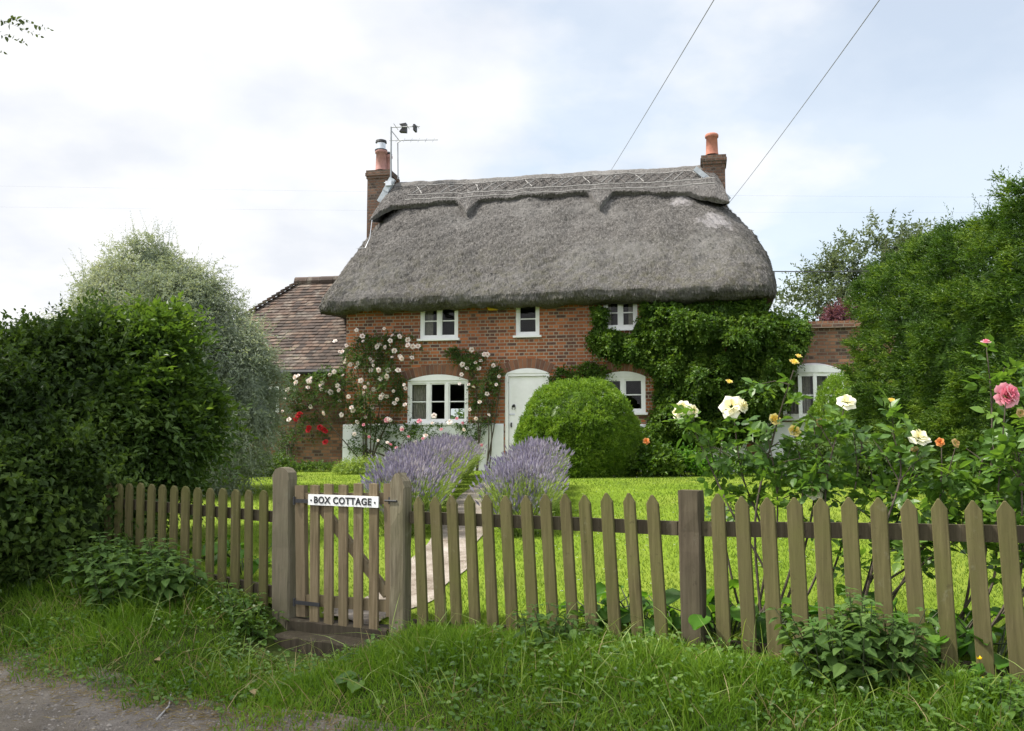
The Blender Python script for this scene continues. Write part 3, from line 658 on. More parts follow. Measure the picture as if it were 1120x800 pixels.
# television aerials clamped to the left chimney
v = VL-.06; P = lambda x, y, o=0: (HW(x, y, v+o)[0], v+o, HW(x, y, v+o)[1])
m = MB(); m.tube([P(427.5, 202), P(427.8, 139)], .022, 6)
m.tube([P(427, 139.5), P(459, 138.5)], .014, 5); m.tube([P(428, 143), P(436, 153)], .012, 5)
for x, l in ((433, 4), (440, 3), (446, 3), (452, 2), (457, 2)):
    m.tube([P(x-l*.6, 139.5-l, -.25), P(x+l*.6, 139+l*.8, .3)], .008, 4)
hb(m, 'aerial', 'grey', cl)
m = MB(); m.prism([(-.10, -.10), (.08, -.12), (.08, .12), (-.10, .10), (-.02, 0)], P(440.5, 139.5), (1, 0, 0), (0, 0, 1), (0, .14, 0)); hb(m, 'aerial_reflector', 'dark', cl)
m = MB(); m.box(P(454, 140.5), (.05, .2, .16)); hb(m, 'aerial_director', 'dark', cl)
v = VL+.1; m = MB(); m.tube([P(435.3, 196), P(435, 156)], .016, 5); m.tube([P(434, 157), P(440, 153)], .012, 5); m.tube([P(426, 154), P(479, 153.2)], .011, 5)
for x in (434, 442, 450, 458, 466, 474): m.tube([P(x-1, 155.5, -.3), P(x+1, 151.5, .3)], .006, 4)
hb(m, 'aerial', 'grey', cl)
v = VL-.12; m = MB(); m.box(P(425.5, 201), (.16, .1, .12)); m.tube([P(420, 200), P(431, 202)], .012, 5); hb(m, 'aerial_bracket', 'steel', cl)
# ------------------------------------------------------------------ tiled wing on the left
VE0 = .25
eu1 = UL-.02; ez = HW(345, 403.5, VE0-.2)[1]; rv = VE0+2.3; rz = HW(342, 309, rv)[1]; ru0 = HW(327.5, 309, rv)[0]; eu0 = ru0-2.5
VS = 2*(rv-VE0)+VE0
m = MB(); xw = eu0+.25
wx0, wx1, wz0, wz1 = HW(297, 440, VE0)[0], HW(305, 440, VE0)[0], HW(300, 452, VE0)[1], HW(300, 423, VE0)[1]; wx0 = wx1-.9
holed(m, xw, eu1+.05, -.3, ez+.02, [(wx0, wx1, wz0, wz1)], VE0, .14)
m.add([[xw, VE0, -.3], [xw, VS, -.3], [xw, VS, ez], [xw, VE0, ez]], [[0, 1, 2, 3]]); m.add([[xw, VS, -.3], [eu1, VS, -.3], [eu1, VS, ez], [xw, VS, ez]], [[0, 1, 2, 3]]); hb(m, 'wing_wall', 'brick_old')
R_['wing'] = (wx0, wx1, wz0, wz1)
_w = MB(); _t = .06
for uu in (wx0+_t/2, wx1-_t/2, (wx0+wx1)/2): _w.box((uu, VE0+.03, (wz0+wz1)/2), (_t, .07, wz1-wz0))
for zz in (wz0+_t/2, wz1-_t/2): _w.box(((wx0+wx1)/2, VE0+.032, zz), (wx1-wx0-.01, .064, _t))
ww = hb(_w, 'window', 'white'); _p = MB(); _p.add([[wx0, VE0+.05, wz0], [wx1, VE0+.05, wz0], [wx1, VE0+.05, wz1], [wx0, VE0+.05, wz1]], [[0, 1, 2, 3]]); hb(_p, 'pane', 'glass', ww)
m = MB()
def slope_rows(m, P0, P1, Q0, Q1, n):
    """tile courses from lower edge P0-P1 to upper edge Q0-Q1, each tile its own lapped quad block"""
    P0, P1, Q0, Q1 = map(A, (P0, P1, Q0, Q1)); up = nrm((Q0+Q1-P0-P1)/2); N = nrm(np.cross(P1-P0, up)); N = N if N[2] > 0 else -N
    for k in range(n):
        f0, f1 = k/n, min(1.03, (k+1.25)/n); a0, a1 = P0+(Q0-P0)*f0, P1+(Q1-P1)*f0; b0, b1 = P0+(Q0-P0)*f1, P1+(Q1-P1)*f1
        w = np.linalg.norm(a1-a0); nt = max(1, int(w/.165)); ed = (np.arange(nt+1)+(.5 if k % 2 else 0)*np.where((np.arange(nt+1) > 0) & (np.arange(nt+1) < nt), 1, 0))/nt
        ed = np.clip(ed, 0, 1)
        for i in range(nt):
            x0, x1 = ed[i]+.004/w, ed[i+1]-.004/w; lf = .032+random.uniform(-.006, .008); rr_ = random.random()
            c = [a0+(a1-a0)*x0+N*lf, a0+(a1-a0)*x1+N*(lf+random.uniform(-.004, .004)), b0+(b1-b0)*x1+N*.008, b0+(b1-b0)*x0+N*.008, a0+(a1-a0)*x0+N*(lf-.018), a0+(a1-a0)*x1+N*(lf-.018)]
            m.add(c, [np.array([[0, 1, 2, 3], [4, 5, 1, 0]])], rr_)
    m.add([P0, P1, Q1, Q0], [[0, 1, 2, 3]], .1)
er = .22
slope_rows(m, (eu0, VE0-er, ez-.03), (eu1+.02, VE0-er, ez-.03), (ru0, rv, rz), (eu1+.02, rv, rz), 30)
slope_rows(m, (eu0, VS+er, ez-.03), (eu0, VE0-er, ez-.03), (ru0, rv, rz), (ru0+.01, rv, rz), 30)
m.add([(eu0, VS+er, ez-.03), (eu1, VS+er, ez-.03), (eu1, rv, rz), (ru0, rv, rz)], [[0, 1, 2, 3]], .3)
tr_ = hb(m, 'tiled_roof', 'tile')
m = MB(); a_, b_ = A((eu0, VE0-er, ez)), A((ru0, rv, rz)); n = 30
for k in range(n):
    p = a_+(b_-a_)*(k/n); q = a_+(b_-a_)*((k+1.3)/n); m.bar(p+A([0, 0, .085]), q+A([0, 0, .03]), .20, .05, rnd=random.random())
hb(m, 'hip_tiles', 'tile', tr_)
m = MB(); n = 7
for k in range(n):
    p = A((ru0-.1, rv, rz+.03))+A((eu1-ru0+.2, 0, 0))*(k/n); q = p+A(((eu1-ru0+.2)/n-.012, 0, 0)); m.tube([p, q], [.12, .115], 10, rnd=random.random())
hb(m, 'ridge_tiles', 'tile', tr_)
m = MB(); m.tube([(eu0, VE0-er-.05, ez-.07), (eu1-.02, VE0-er-.05, ez-.08)], .055, 8); gt = hb(m, 'gutter', 'dark')
m = MB(); n = 9
pa, pb = A((eu1+.0, VE0-er+.05, ez+.05)), A((eu1+.0, rv*.52, rz*.52+ez*.48))
for k in range(n): m.bar(pa+(pb-pa)*(k/n)+A([0, -.03, .04]), pa+(pb-pa)*((k+1.02)/n)+A([0, -.03, .04]), .14, .05, rnd=random.random())
hb(m, 'mortar_fillet', 'mortar')
# ------------------------------------------------------------------ single storey brick wing on the right with a bow window
VX = .45; xz = HW(900, 356, VX)[1]; xu1 = 9.2
bx0, bx1, bz0, bz1 = HW(858, 430, VX)[0], HW(921, 430, VX)[0], HW(893, 457.5, VX)[1], HW(893, 409, VX)[1]
m = MB(); holed(m, UR-.02, xu1, -.3, xz, [(bx0+.05, bx1-.05, bz0, bz1)], VX, .2); m.add([[xu1, VX, -.3], [xu1, 4.5, -.3], [xu1, 4.5, xz], [xu1, VX, xz]], [[0, 1, 2, 3]])
m.add([[UR, VX, xz], [xu1, VX, xz], [xu1, 4.5, xz], [UR, 4.5, xz]], [[0, 1, 2, 3]])
for z, s_ in ((xz-.03, .05), (xz+.045, .02)): m.box(((UR+xu1)/2, VX+.05, z), (xu1-UR, .2+2*s_, .07))
hb(m, 'wing_wall', 'brick_old')
pzz = HW(840, 462, VX)[1]; m = MB(); m.box(((UR+xu1)/2+.1, VX-.02, pzz/2-.15), (xu1-UR-.3, .035, pzz+.3)); hb(m, 'plinth', 'render')
m = MB(); nb = 4; an = np.linspace(-1, 1, nb+1); bu = (bx0+bx1)/2+an*(bx1-bx0)/2; bv = VX-.30*(1-an**2)-.02
for u, v in zip(bu, bv): m.box((u, v, (bz0+bz1)/2), (.075, .075, bz1-bz0))
pn = []
for k in range(nb):
    p, q = A((bu[k], bv[k], 0)), A((bu[k+1], bv[k+1], 0))
    for z, h in ((bz0+.04, .09), (bz1-.035, .07)): m.bar(p+A([0, 0, z]), q+A([0, 0, z]), .07, h)
    m.bar(p+A([0, 0, (bz0+bz1)/2]), q+A([0, 0, (bz0+bz1)/2]), .035, .03); pn.append((p, q))
poly = [(x, y) for x, y in zip(bu, bv-.06)]; top = [(bx1, VX), (bx0, VX)]
bwn = hb(m, 'bow_window', 'white')
for p, q in pn:
    g = MB(); g.add([p+A([0, 0, bz0]), q+A([0, 0, bz0]), q+A([0, 0, bz1]), p+A([0, 0, bz1])], [[0, 1, 2, 3]]); hb(g, 'pane', 'glass', bwn)
m = MB(); pl = [(x, y) for x, y in zip(bu, bv-.07)]+[(bx1+.05, VX+.01), (bx0-.05, VX+.01)]
m.prism(pl, (0, 0, bz0-.05), (1, 0, 0), (0, 1, 0), (0, 0, .05)); hb(m, 'sill', 'white', bwn)
m = MB(); ns = 16; an = np.linspace(-1, 1, ns+1); fu = (bx0+bx1)/2+an*(bx1-bx0+.1)/2; fvv = VX-.32*(1-an**2)-.05; zt = bz1+.02+.16*(1-an**2)
m.grid(np.stack([np.stack([fu, fvv, np.full(ns+1, bz1)], 1), np.stack([fu, fvv, bz1+.05+.11*(1-an**2)], 1), np.stack([fu, np.full(ns+1, VX+.02), bz1+.06+.17*(1-an**2)], 1)]))
m.prism([(x, y) for x, y in zip(fu, fvv)], (0, 0, bz1-.002), (1, 0, 0), (0, 1, 0), (0, 0, .01)); hb(m, 'window_head', 'white', bwn)
m = MB(); 
for u in np.linspace(bx0+.2, bx1-.2, 4): m.grid(np.stack([np.stack([np.linspace(u-.1, u+.1, 12), VX+.25+.02*np.sin(np.arange(12)*1.6), np.full(12, bz0)], 1), np.stack([np.linspace(u-.1, u+.1, 12), VX+.25+.02*np.sin(np.arange(12)*1.6), np.full(12, bz1)], 1)]))
hb(m, 'curtain', 'curtain', bwn)
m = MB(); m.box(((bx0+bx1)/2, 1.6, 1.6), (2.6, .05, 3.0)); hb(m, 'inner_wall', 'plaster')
# ------------------------------------------------------------------ fence frame and terrain
FA = at(130, 480, 8.2)[:2]; FB = at(1100, 480, 4.8)[:2]
FE = (FB-FA)/np.linalg.norm(FB-FA); FN = A([-FE[1], FE[0]])     # along the fence, towards the garden
def FP(px, py, d=0.0):
    """pixel -> (s along fence, z) on the vertical plane d metres behind the fence"""
    r = ray(px, py); o = -(FA+FN*d); t = -(o@FN)/(r[:2]@FN); p = o+r[:2]*t; return float(p@FE), float(EYE+r[2]*t)
def fw(s, d, z): return A([FA[0]+FE[0]*s+FN[0]*d, FA[1]+FE[1]*s+FN[1]*d, z])
SG0, SG1 = FP(320, 600)[0], FP(433, 600)[0]; SGM = (SG0+SG1)/2
_sx = A([FP(x, 600)[0] for x in (-300, 130, 300, 440, 560, 740, 900, 1040, 1400)])
_zb = A([FP(130, 628)[1]+.1, FP(130, 628)[1], FP(300, 668)[1], FP(440, 690)[1], FP(563, 699)[1], FP(745, 718)[1], FP(900, 738)[1], FP(1040, 752)[1], .2])
ZSILL = FP(380, 676)[1]; ZFOOT = FP(380, 719)[1]
def sstep(a, b, x): t = np.clip((x-a)/(b-a), 0, 1); return t*t*(3-2*t)
def SD(x, y): return (x-FA[0])*FE[0]+(y-FA[1])*FE[1], (x-FA[0])*FN[0]+(y-FA[1])*FN[1]
def H(x, y):
    x, y = np.asarray(x, float), np.asarray(y, float); s, d = SD(x, y); zb = np.interp(s, _sx, _zb)
    g = np.exp(-((s-SGM)/.62)**4); zf = zb*(1-g)+(ZFOOT)*g
    verge = sstep(-1.75, -.25, d)*(zf+.03)
    zg0 = (zb+.06)*(1-g)+(ZSILL-.03)*g; t = np.clip(d/8.6, 0, 1); gar = zg0+(1.0-zg0)*(1-(1-t)**1.35)
    k = sstep(-.03, .05, d); b = .02*np.sin(x*1.3+y*.7)*np.sin(y*.9-x*.4)*sstep(.5, 2, np.abs(d))
    return verge*(1-k)+gar*k+b*(d < 9)
def sheet(name, s0, s1, d0, d1, res, off, mat, mask=None, rag=None):
    ns, nd = int((s1-s0)/res)+1, int((d1-d0)/res)+1; S, D = np.meshgrid(np.linspace(s0, s1, ns), np.linspace(d0, d1, nd), indexing='ij')
    if rag: D = D+rag(S, D)
    X = FA[0]+FE[0]*S+FN[0]*D; Y = FA[1]+FE[1]*S+FN[1]*D; m = MB(); m.grid(np.stack([X, Y, H(X, Y)+(off(D) if callable(off) else off)], -1)[:, ::-1])
    return tag(m.build(name, mat, smooth=True), kind='structure')
def axis(lo, hi, a, b, fine):
    return np.unique(np.concatenate([np.linspace(lo, a, 14), np.arange(a, b, fine), np.linspace(b, hi, 14)]))
X, Y = np.meshgrid(axis(-500, 500, -16, 16, .5), axis(-60, 900, -6, 24, .5), indexing='ij'); m = MB(); Z = H(X, Y)-.10
m.grid(np.stack([X, Y, Z], -1)[:, ::-1]); 
ground = m.build('ground', M['g_field'], smooth=True, loc=(0, 0, 0)); tag(ground, kind='structure')
tag(sheet('lane', -6, 14, -6.5, -1.2, .1, .006, M['g_lane']), kind='structure')
sheet('verge', -6, 14, -1.65, .0, .08, lambda D: .018-.04*np.clip((-1.15-D)/.45, 0, 1), M['g_verge'], rag=lambda S, D: np.clip((-1.1-D)/.3, 0, 1)*(.09*np.sin(S*2.1)+.05*np.sin(S*5.3)+.03*np.sin(S*13.7)))
sheet('lawn', -9, 16, .03, 15.5, .25, .0, M['g_lawn'])
# path from the gate to the door
gp = fw(SGM, .05, 0)[:2]; dp = h2w((d0+d1)/2, -.3, 0)[:2]; mid = at(497, 560, 9.6)[:2]; mid2 = at(528, 510, 13)[:2]
ctrl = A([gp, gp+FN*.7+A([.05, 0]), mid, mid2, dp]); tt = np.linspace(0, 4, 60); ci = np.arange(5)
def cr(ctrl, t):
    i = np.clip(t.astype(int), 0, len(ctrl)-2); f = (t-i)[:, None]; p = lambda k: ctrl[np.clip(i+k, 0, len(ctrl)-1)]
    return .5*(2*p(0)+(p(1)-p(-1))*f+(2*p(-1)-5*p(0)+4*p(1)-p(2))*f*f+(3*p(0)-p(-1)-3*p(1)+p(2))*f**3)
pc = cr(ctrl, tt); tn = nrm(np.gradient(pc, axis=0)); sd = np.stack([tn[:, 1], -tn[:, 0]], 1)
W = np.linspace(-1, 1, 7); PX = pc[:, None]+sd[:, None]*(W[None, :, None]*(.27+.035*np.sin(tt*9))[:, None, None]); m = MB()
m.grid(np.concatenate([PX, (H(PX[..., 0], PX[..., 1])+.012)[..., None]], -1)); tag(m.build('path', M['g_path'], smooth=True), kind='structure')
def path_dist(x, y): return np.min(np.hypot(x[:, None]-pc[None, :, 0], y[:, None]-pc[None, :, 1]), 1)
# bare earth at the foot of the step
S, D = np.meshgrid(np.linspace(SG0-.12, SG1+.1, 12), np.linspace(-.62, -.2, 8), indexing='ij'); Xs = FA[0]+FE[0]*S+FN[0]*D; Ys = FA[1]+FE[1]*S+FN[1]*D
m = MB(); m.grid(np.stack([Xs, Ys, H(Xs, Ys)+.008], -1)[:, ::-1]); tag(m.build('bare_ground', M['g_soil'], smooth=True), kind='structure')
# ------------------------------------------------------------------ picket fence
def picket(par, px, ytop, ybot, lean, mat, w=.082, th=.022, d=-.03, rounded=False, name='picket', point=.055):
    s1, z1 = FP(px, ytop, d); s_, z0 = FP(px, ybot, d); z0 = min(z0, float(H(*fw(s1, d, 0)[:2])))-.06; h = z1-z0; s0 = s1+lean*h
    w = w*random.uniform(.93, 1.06); lean += random.uniform(-.008, .008); z1 += random.uniform(-.008, .006)
    h = z1-z0; s0 = s1+lean*h
    if rounded: top = [(w/2, h-.045), (w*.36, h-.018), (w*.14, h-.002), (-w*.14, h), (-w*.36, h-.018), (-w/2, h-.045)]
    else: top = [(w/2, h-point), (w*.07, h-.002), (-w*.07, h), (-w/2, h-point)]
    poly = [(-w/2, 0), (w/2, 0)]+top; ax = A([FE[0], FE[1], 0]); up = nrm(A([s1-s0, 0, h])); upw = A([FE[0]*up[0], FE[1]*up[0], up[2]])
    tw = random.uniform(-.05, .05); ax = ax+A([FN[0], FN[1], 0])*tw; ex = A([FN[0], FN[1], 0])*th
    m = MB(); b = .004
    # bevelled board: front face inset
    o = fw(s0, d, z0)-ex/2
    q = [(x*(1-2*b/w), min(y, h-b) if y > h*.5 else y) for x, y in poly]
    n = len(poly); v0 = [o+ax*x+upw*y for x, y in q]; v1 = [o+ex*.18+ax*x+upw*y for x, y in poly]; v2 = [o+ex+ax*x+upw*y for x, y in poly]
    idx = np.arange(n); j = (idx+1) % n
    m.add(v0+v1+v2, [np.array([list(range(n))]), np.array([list(range(3*n-1, 2*n-1, -1))]), np.stack([idx, idx+n, j+n, j], 1), np.stack([idx+n, idx+2*n, j+2*n, j+n], 1)])
    return m.build(name, M[mat], par)
def rail(par, pts, d, h, th, mat, name):
    m = MB(); P = [fw(*(lambda q: (q[0], d, q[1]))(FP(x, y, d))) for x, y in pts]
    for p, q in zip(P[:-1], P[1:]): m.bar(p, q, th, h)
    return m.build(name, M[mat], par)
g_f = 'lengths of picket fence along the verge'
FL = thing('picket_fence', 'weathered picket fence left of the gate, half swallowed by the dark hedge', 'fence', fw(0, 0, float(H(*FA))), g_f)
for x, y in zip((119, 130.5, 141.5, 153.8, 165.9, 177.7, 190.6, 203, 216.2, 230, 243.8, 257.9, 272, 288.4), (527, 528, 528.5, 529, 529.5, 530, 530.5, 531.5, 532.5, 533.5, 534, 535, 536, 537)):
    picket(FL, x, y, 640, .02, 'wood', rounded=True)
rail(FL, [(110, 549), (308, 566)], .022, .085, .04, 'raildark', 'rail'); rail(FL, [(110, 610), (308, 649)], .022, .085, .04, 'raildark', 'rail')
FR = thing('picket_fence', 'weathered picket fence right of the gate with pointed tops and one square post', 'fence', fw(FP(600, 600)[0], 0, float(H(*fw(FP(600, 600)[0], 0, 0)[:2]))), g_f)
for x, y in zip((457.6, 475.6, 493.9, 513.1, 532, 552.6, 575, 596, 617.8, 639, 663, 687.6, 713), (542.5, 542, 541.5, 541.5, 541.5, 541.5, 541, 540.5, 540.5, 540.5, 540, 540, 540)): picket(FR, x, y, 700, .062, 'wood')
for x, y in zip((784.7, 810.8, 838.8, 868.5, 897.5, 928, 960.4, 993, 1026.4, 1063.6, 1099, 1137, 1178), (541, 542.5, 543.5, 544, 544, 544, 545, 545, 546, 546, 548, 549, 550)): picket(FR, x, y, 735, .028, 'wood', w=.086)
rail(FR, [(450, 566), (600, 572), (742, 578)], .022, .085, .04, 'raildark', 'rail'); rail(FR, [(766, 578.5), (930, 580.5), (1190, 586)], .022, .088, .04, 'raildark', 'rail')
for a, b in (((446, 689), (742, 709)), ((764, 712), (1190, 752))):
    rail(FR, [a, b], .03, .15, .035, 'sleeper', 'gravel_board')
def post(par, x0, x1, ytop, d, mat, label=None, dep=.10, cap='round', name='post', x0b=None, x1b=None):
    (s0, z), (s1, _) = FP(x0, ytop, d), FP(x1, ytop, d); zb = float(H(*fw(s0, d, 0)[:2]))-.15; sb0 = FP(x0b or x0, 640, d)[0]; dx = sb0-FP(x0, 640, d)[0] if x0b else 0
    w = s1-s0; h = z-zb
    if cap == 'round': top = [(w, h-.09), (w*.93, h-.04), (w*.72, h-.008), (w*.45, h), (w*.2, h-.015), (w*.04, h-.06), (0, h-.10)]
    elif cap == 'point': top = [(w, h-.10), (w*.85, h-.06), (w*.5, h), (w*.30, h-.012), (w*.02, h-.07), (0, h-.11)]
    else: top = [(w, h-.006), (w-.006, h), (.006, h), (0, h-.006)]
    ax = A([FE[0], FE[1], 0]); m = MB(); levels = 9; ex = A([FN[0], FN[1], 0])*dep; o = fw(s0+dx, d-dep/2, zb); up = A([-ax[0]*dx/h*1.0, -ax[1]*dx/h, 1.])
    low = top[-1][1]; lw = top[0][1]
    # body rings with weathered wobble, then the shaped cap as a prism
    P = []
    for k in range(levels+1):
        y = min(low, lw)*k/levels; j = lambda: random.uniform(-.004, .004); c = .012
        P.append([o+ax*x+ex*e+up*y+A([j(), j(), 0])*(0 if k == levels else 1) for x, e in ((c, 0), (w-c, 0), (w, c/dep), (w, 1-c/dep), (w-c, 1), (c, 1), (0, 1-c/dep), (0, c/dep))])
    m.grid(A(P), closed=True); n = len(top)
    b = min(low, lw)-.001
    pl = [(0.004, b), (w-.004, b)]+[(min(max(x, .004), w-.004), y) for x, y in top]; q0 = [o+ax*x+up*y+ex*.02 for x, y in pl]; q1 = [o+ax*x+up*y+ex*.98 for x, y in pl]; n = len(pl); i = np.arange(n); jn = (i+1) % n
    m.add(q0+q1, [np.array([list(range(n))]), np.array([list(range(2*n-1, n-1, -1))]), np.stack([i, i+n, jn+n, jn], 1)])
    return m.build(name, M[mat], par)
post(FR, 743.5, 767.5, 536, 0.02, 'raildark', cap='flat', x0b=745)
p1 = post(None, 302, 321, 511, 0, 'postwood', x0b=305, name='gate_post'); tag(p1, 'thick weathered gate post with rounded top on the hinge side, left of the gate', 'post', 'posts of the garden gate')
p2 = post(None, 430.5, 447, 517, 0, 'postwood', cap='point', name='gate_post', x0b=431.5); tag(p2, 'cracked grey gate post with pointed top between gate and right fence', 'post', 'posts of the garden gate')
# ------------------------------------------------------------------ gate
GT = thing('garden_gate', 'wooden picket garden gate with diagonal brace carrying the house name', 'gate', fw(SGM, 0, ZSILL))
for x, y, yb in ((344.5, 529.5, 675), (359.5, 529.5, 676), (375.5, 529.5, 678), (392, 529.5, 679.5), (409, 529, 680.5)):
    picket(GT, x, y, yb, .022, 'gatewood', w=.083, point=.004, d=-.035, th=.02)
for (x, y) in ((329.5, 531), (425.5, 529)):
    s1, z1 = FP(x, y, -.005); sb, zb = FP(x+2.5, 676, -.005); m = MB(); m.bar(fw(s1+.04*(z1-zb), -.005, zb+.01), fw(s1, -.005, z1), .09 if x < 400 else .07, .045, up=(FN[0], FN[1], 0)); m.build('stile', M['gatewood'], GT)
for pts in (((333, 545), (424, 545.5)), ((333, 656), (424, 663))): rail(GT, pts, .0, .082, .038, 'gatewood', 'rail')
P0, P1 = FP(350, 553, .0), FP(424, 650, .0); m = MB(); m.bar(fw(P0[0], .001, P0[1]), fw(P1[0], .001, P1[1]), .036, .075); m.build('brace', M['gatewood'], GT)
m = MB(); q = FP(427, 548, -.05); m.tube([fw(q[0]-.05, -.05, q[1]), fw(q[0]+.06, -.055, q[1])], .008, 6); m.box(fw(q[0], -.035, q[1]), (.05, .012, .05), np.stack([A([FE[0], FE[1], 0]), A([FN[0], FN[1], 0]), A([0, 0, 1])], 1)); m.build('latch', M['dark'], GT)
FROT = np.stack([A([FE[0], FE[1], 0]), A([FN[0], FN[1], 0]), A([0, 0, 1.])], 1)
for zz in (548, 659):
    q = FP(324, zz, -.05); m = MB(); m.box(fw(q[0]+.10, -.050, q[1]), (.26, .006, .028), FROT); m.tube([fw(q[0]-.02, -.05, q[1]-.03), fw(q[0]-.02, -.05, q[1]+.03)], .011, 6); m.build('hinge', M['dark'], GT)
# house name plate: white board, black capitals
c0, c1 = FP(337, 548, -.062), FP(413.6, 548, -.062); zt, zb_ = FP(375, 542, -.062)[1], FP(375, 554, -.062)[1]; sw = c1[0]-c0[0]; sc = (c0[0]+c1[0])/2; zc = (zt+zb_)/2
NS = thing('name_sign', 'white name plate with black capitals screwed across the gate pickets', 'sign', fw(sc, -.062, zc))
m = MB(); m.box(fw(sc, -.056, zc), (sw, .012, zt-zb_), FROT); m.build('board', M['white'], NS)
cu_ = bpy.data.curves.new('txt', 'FONT'); cu_.body = 'BOX COTTAGE'; cu_.size = 1; cu_.extrude = .012; cu_.offset = .03; cu_.space_character = 1.12; cu_.align_x = 'CENTER'; cu_.align_y = 'CENTER'
to = bpy.data.objects.new('txt', cu_); COL.objects.link(to); bpy.context.view_layer.update()
tm = bpy.data.meshes.new_from_object(to.evaluated_get(bpy.context.evaluated_depsgraph_get())); bpy.data.objects.remove(to)
cv = A([v.co[:] for v in tm.vertices]); wd = np.ptp(cv[:, 0]); ht = np.ptp(cv[:, 1]); k = sw*.82/wd; kz = (zt-zb_)*.66/ht; cx, cy = (cv[:, 0].max()+cv[:, 0].min())/2, (cv[:, 1].max()+cv[:, 1].min())/2
P = A([0, 0, 0])+((cv[:, :1]-cx)*k)*A([FE[0], FE[1], 0])+((cv[:, 1:2]-cy)*kz)*A([0, 0, 1.])-A([FN[0], FN[1], 0])*(.0025+cv[:, 2:3]*.1)
for v, p in zip(tm.vertices, P): v.co = p
lo = bpy.data.objects.new('lettering', tm); lo.parent = NS; tm.materials.clear(); tm.materials.append(M['dark']); COL.objects.link(lo)
for s_ in (-.455, .455):
    m = MB(); m.lathe((0, 0, 0), [(0.009, 0), (.006, .004), (0, .005)], 8); V = m.v[-1]; m.v[-1] = fw(sc+sw*s_, -.0625, zc-.005)+V[:, :1]*A([FE[0], FE[1], 0])+V[:, 1:2]*A([0, 0, 1.])-V[:, 2:]*A([FN[0], FN[1], 0]); m.build('screw', M['dark'], NS)
# sill timber under the gate and the step in front of it
def beam(name, x0, y0, x1, y1, d, dep, h, mat):
    a, b = FP(x0, y0, d), FP(x1, y1, d); m = MB(); n = 9
    for k in range(1):
        P = []
        for i in range(n):
            f = i/(n-1); s_ = a[0]+(b[0]-a[0])*f; z = a[1]+(b[1]-a[1])*f; j = lambda q=.005: random.uniform(-q, q)
            P.append([fw(s_, d-dep+j(), z-h), fw(s_, d-dep+j(), z-.015+j()), fw(s_, d-dep+.015+j(), z+j()), fw(s_, d-.012, z+j()), fw(s_, d, z-.012), fw(s_, d, z-h)])
        m.grid(A(P), closed=True); r = 6
        m.f += [(np.array([[0, 1, 2, 3, 4, 5]]), 0), (np.array([[n*r-1-i for i in range(6)]]), 0)]
    return m.build(name, M[mat], None)
tag(beam('gate_sill', 327, 673, 436, 684, .10, .15, .16, 'sleeper'), 'dark weathered timber sill lying right under the gate', 'sill')
tag(beam('gate_step', 320, 689, 436, 703, -.04, .20, .19, 'sleeper'), 'dark sleeper step in front of the gate sill', 'step')
# ------------------------------------------------------------------ planting helpers
def bl(px, py, Y, r, ry=1., rz=1.): c = at(px, py, Y); r = r*Y/F; return (c, (r, r*ry, r*rz))
def gz(x, y): return float(H(x, y))
def plant(name, label, cat, loc, group=None): return thing(name, label, cat, loc, group)
def trunk_mesh(par, pts, r0, r1, mat='bark', limbs=(), name='trunk'):
    m = MB(); pts = A(pts); m.tube(pts, np.linspace(r0, r1, len(pts)), 9)
    for l in limbs: l = A(l); m.tube(l, np.linspace(r1*.8, r1*.2, len(l)), 6)
    return m.build(name, M[mat], par, smooth=True)
def outward(P, blobs, N, up=.4, rnd=.5): return nrm(N+A([0, 0, up])+RNG.normal(size=P.shape)*rnd)
def thin(P, N, f, thr, seed): k = vnoise(P, f, seed) < thr; return P[k], N[k]

# ---- dark hedge on the left, half swallowing the end of the fence
HB = [bl(25, 490, 8.8, 100, 1, 1.0), bl(88, 462, 9.2, 92), bl(138, 478, 9.5, 62), bl(60, 580, 8.5, 88), bl(-45, 570, 8.0, 112), bl(112, 530, 9.3, 74, .8), bl(165, 500, 9.7, 36), bl(20, 640, 8.2, 62), bl(-70, 470, 8.3, 100), bl(80, 410, 9.2, 50), bl(40, 425, 9.0, 44), bl(100, 620, 8.6, 42), bl(112, 405, 9.3, 40), bl(60, 388, 9.1, 28), bl(100, 372, 9.3, 24), bl(18, 400, 8.8, 30)]
c = at(40, 620, 8.5); T = plant('hedge_shrub', 'big dark green hedge shrub at the left, covering the end of the fence', 'hedge', (c[0], c[1], gz(c[0], c[1])))
m = MB(); core(m, HB, .68, .15); P, N = blob_points(HB, 7500, .30, .26, 1.0, .72, 1); P, N = thin(P, N, 1.3, .38, 11); shoots(m, P, outward(P, HB, N, .25, .6), RNG.uniform(.2, .48, len(P)), 8, .085, .050, .8, .25, 0, stem=.004)
P, N = blob_points(HB, 16000, .30, .2, 1.2, .6, 2); leaf_cloud(m, P, nrm(N*.5+runit(len(P))+A([0, 0, -.4])), nrm(N+A([0, 0, .6])+.4*runit(len(P))), .08, .05, .2, .2, 0)
mh = m
# sparse longer shoots along its top
m = MB(); xs = RNG.uniform(-10, 140, 90); P = A([at(x, np.interp(x, [0, 40, 75, 110, 150], [388, 378, 362, 360, 372])+RNG.uniform(0, 22), 8.9+RNG.uniform(-.3, .5)) for x in xs])
shoots(mh, P, nrm(A([0, 0, 1])+RNG.normal(size=P.shape)*.5), RNG.uniform(.2, .6, len(P)), 9, .075, .042, .8, .1, 1, stem=.005); mh.build('foliage', M['leaf_hedge'], T)
c = at(40, 640, 8.7); trunk_mesh(T, [(c[0], c[1], gz(c[0], c[1])-.1), (c[0]-.1, c[1], 1.2), (c[0], c[1]+.1, 2.2)], .09, .04)
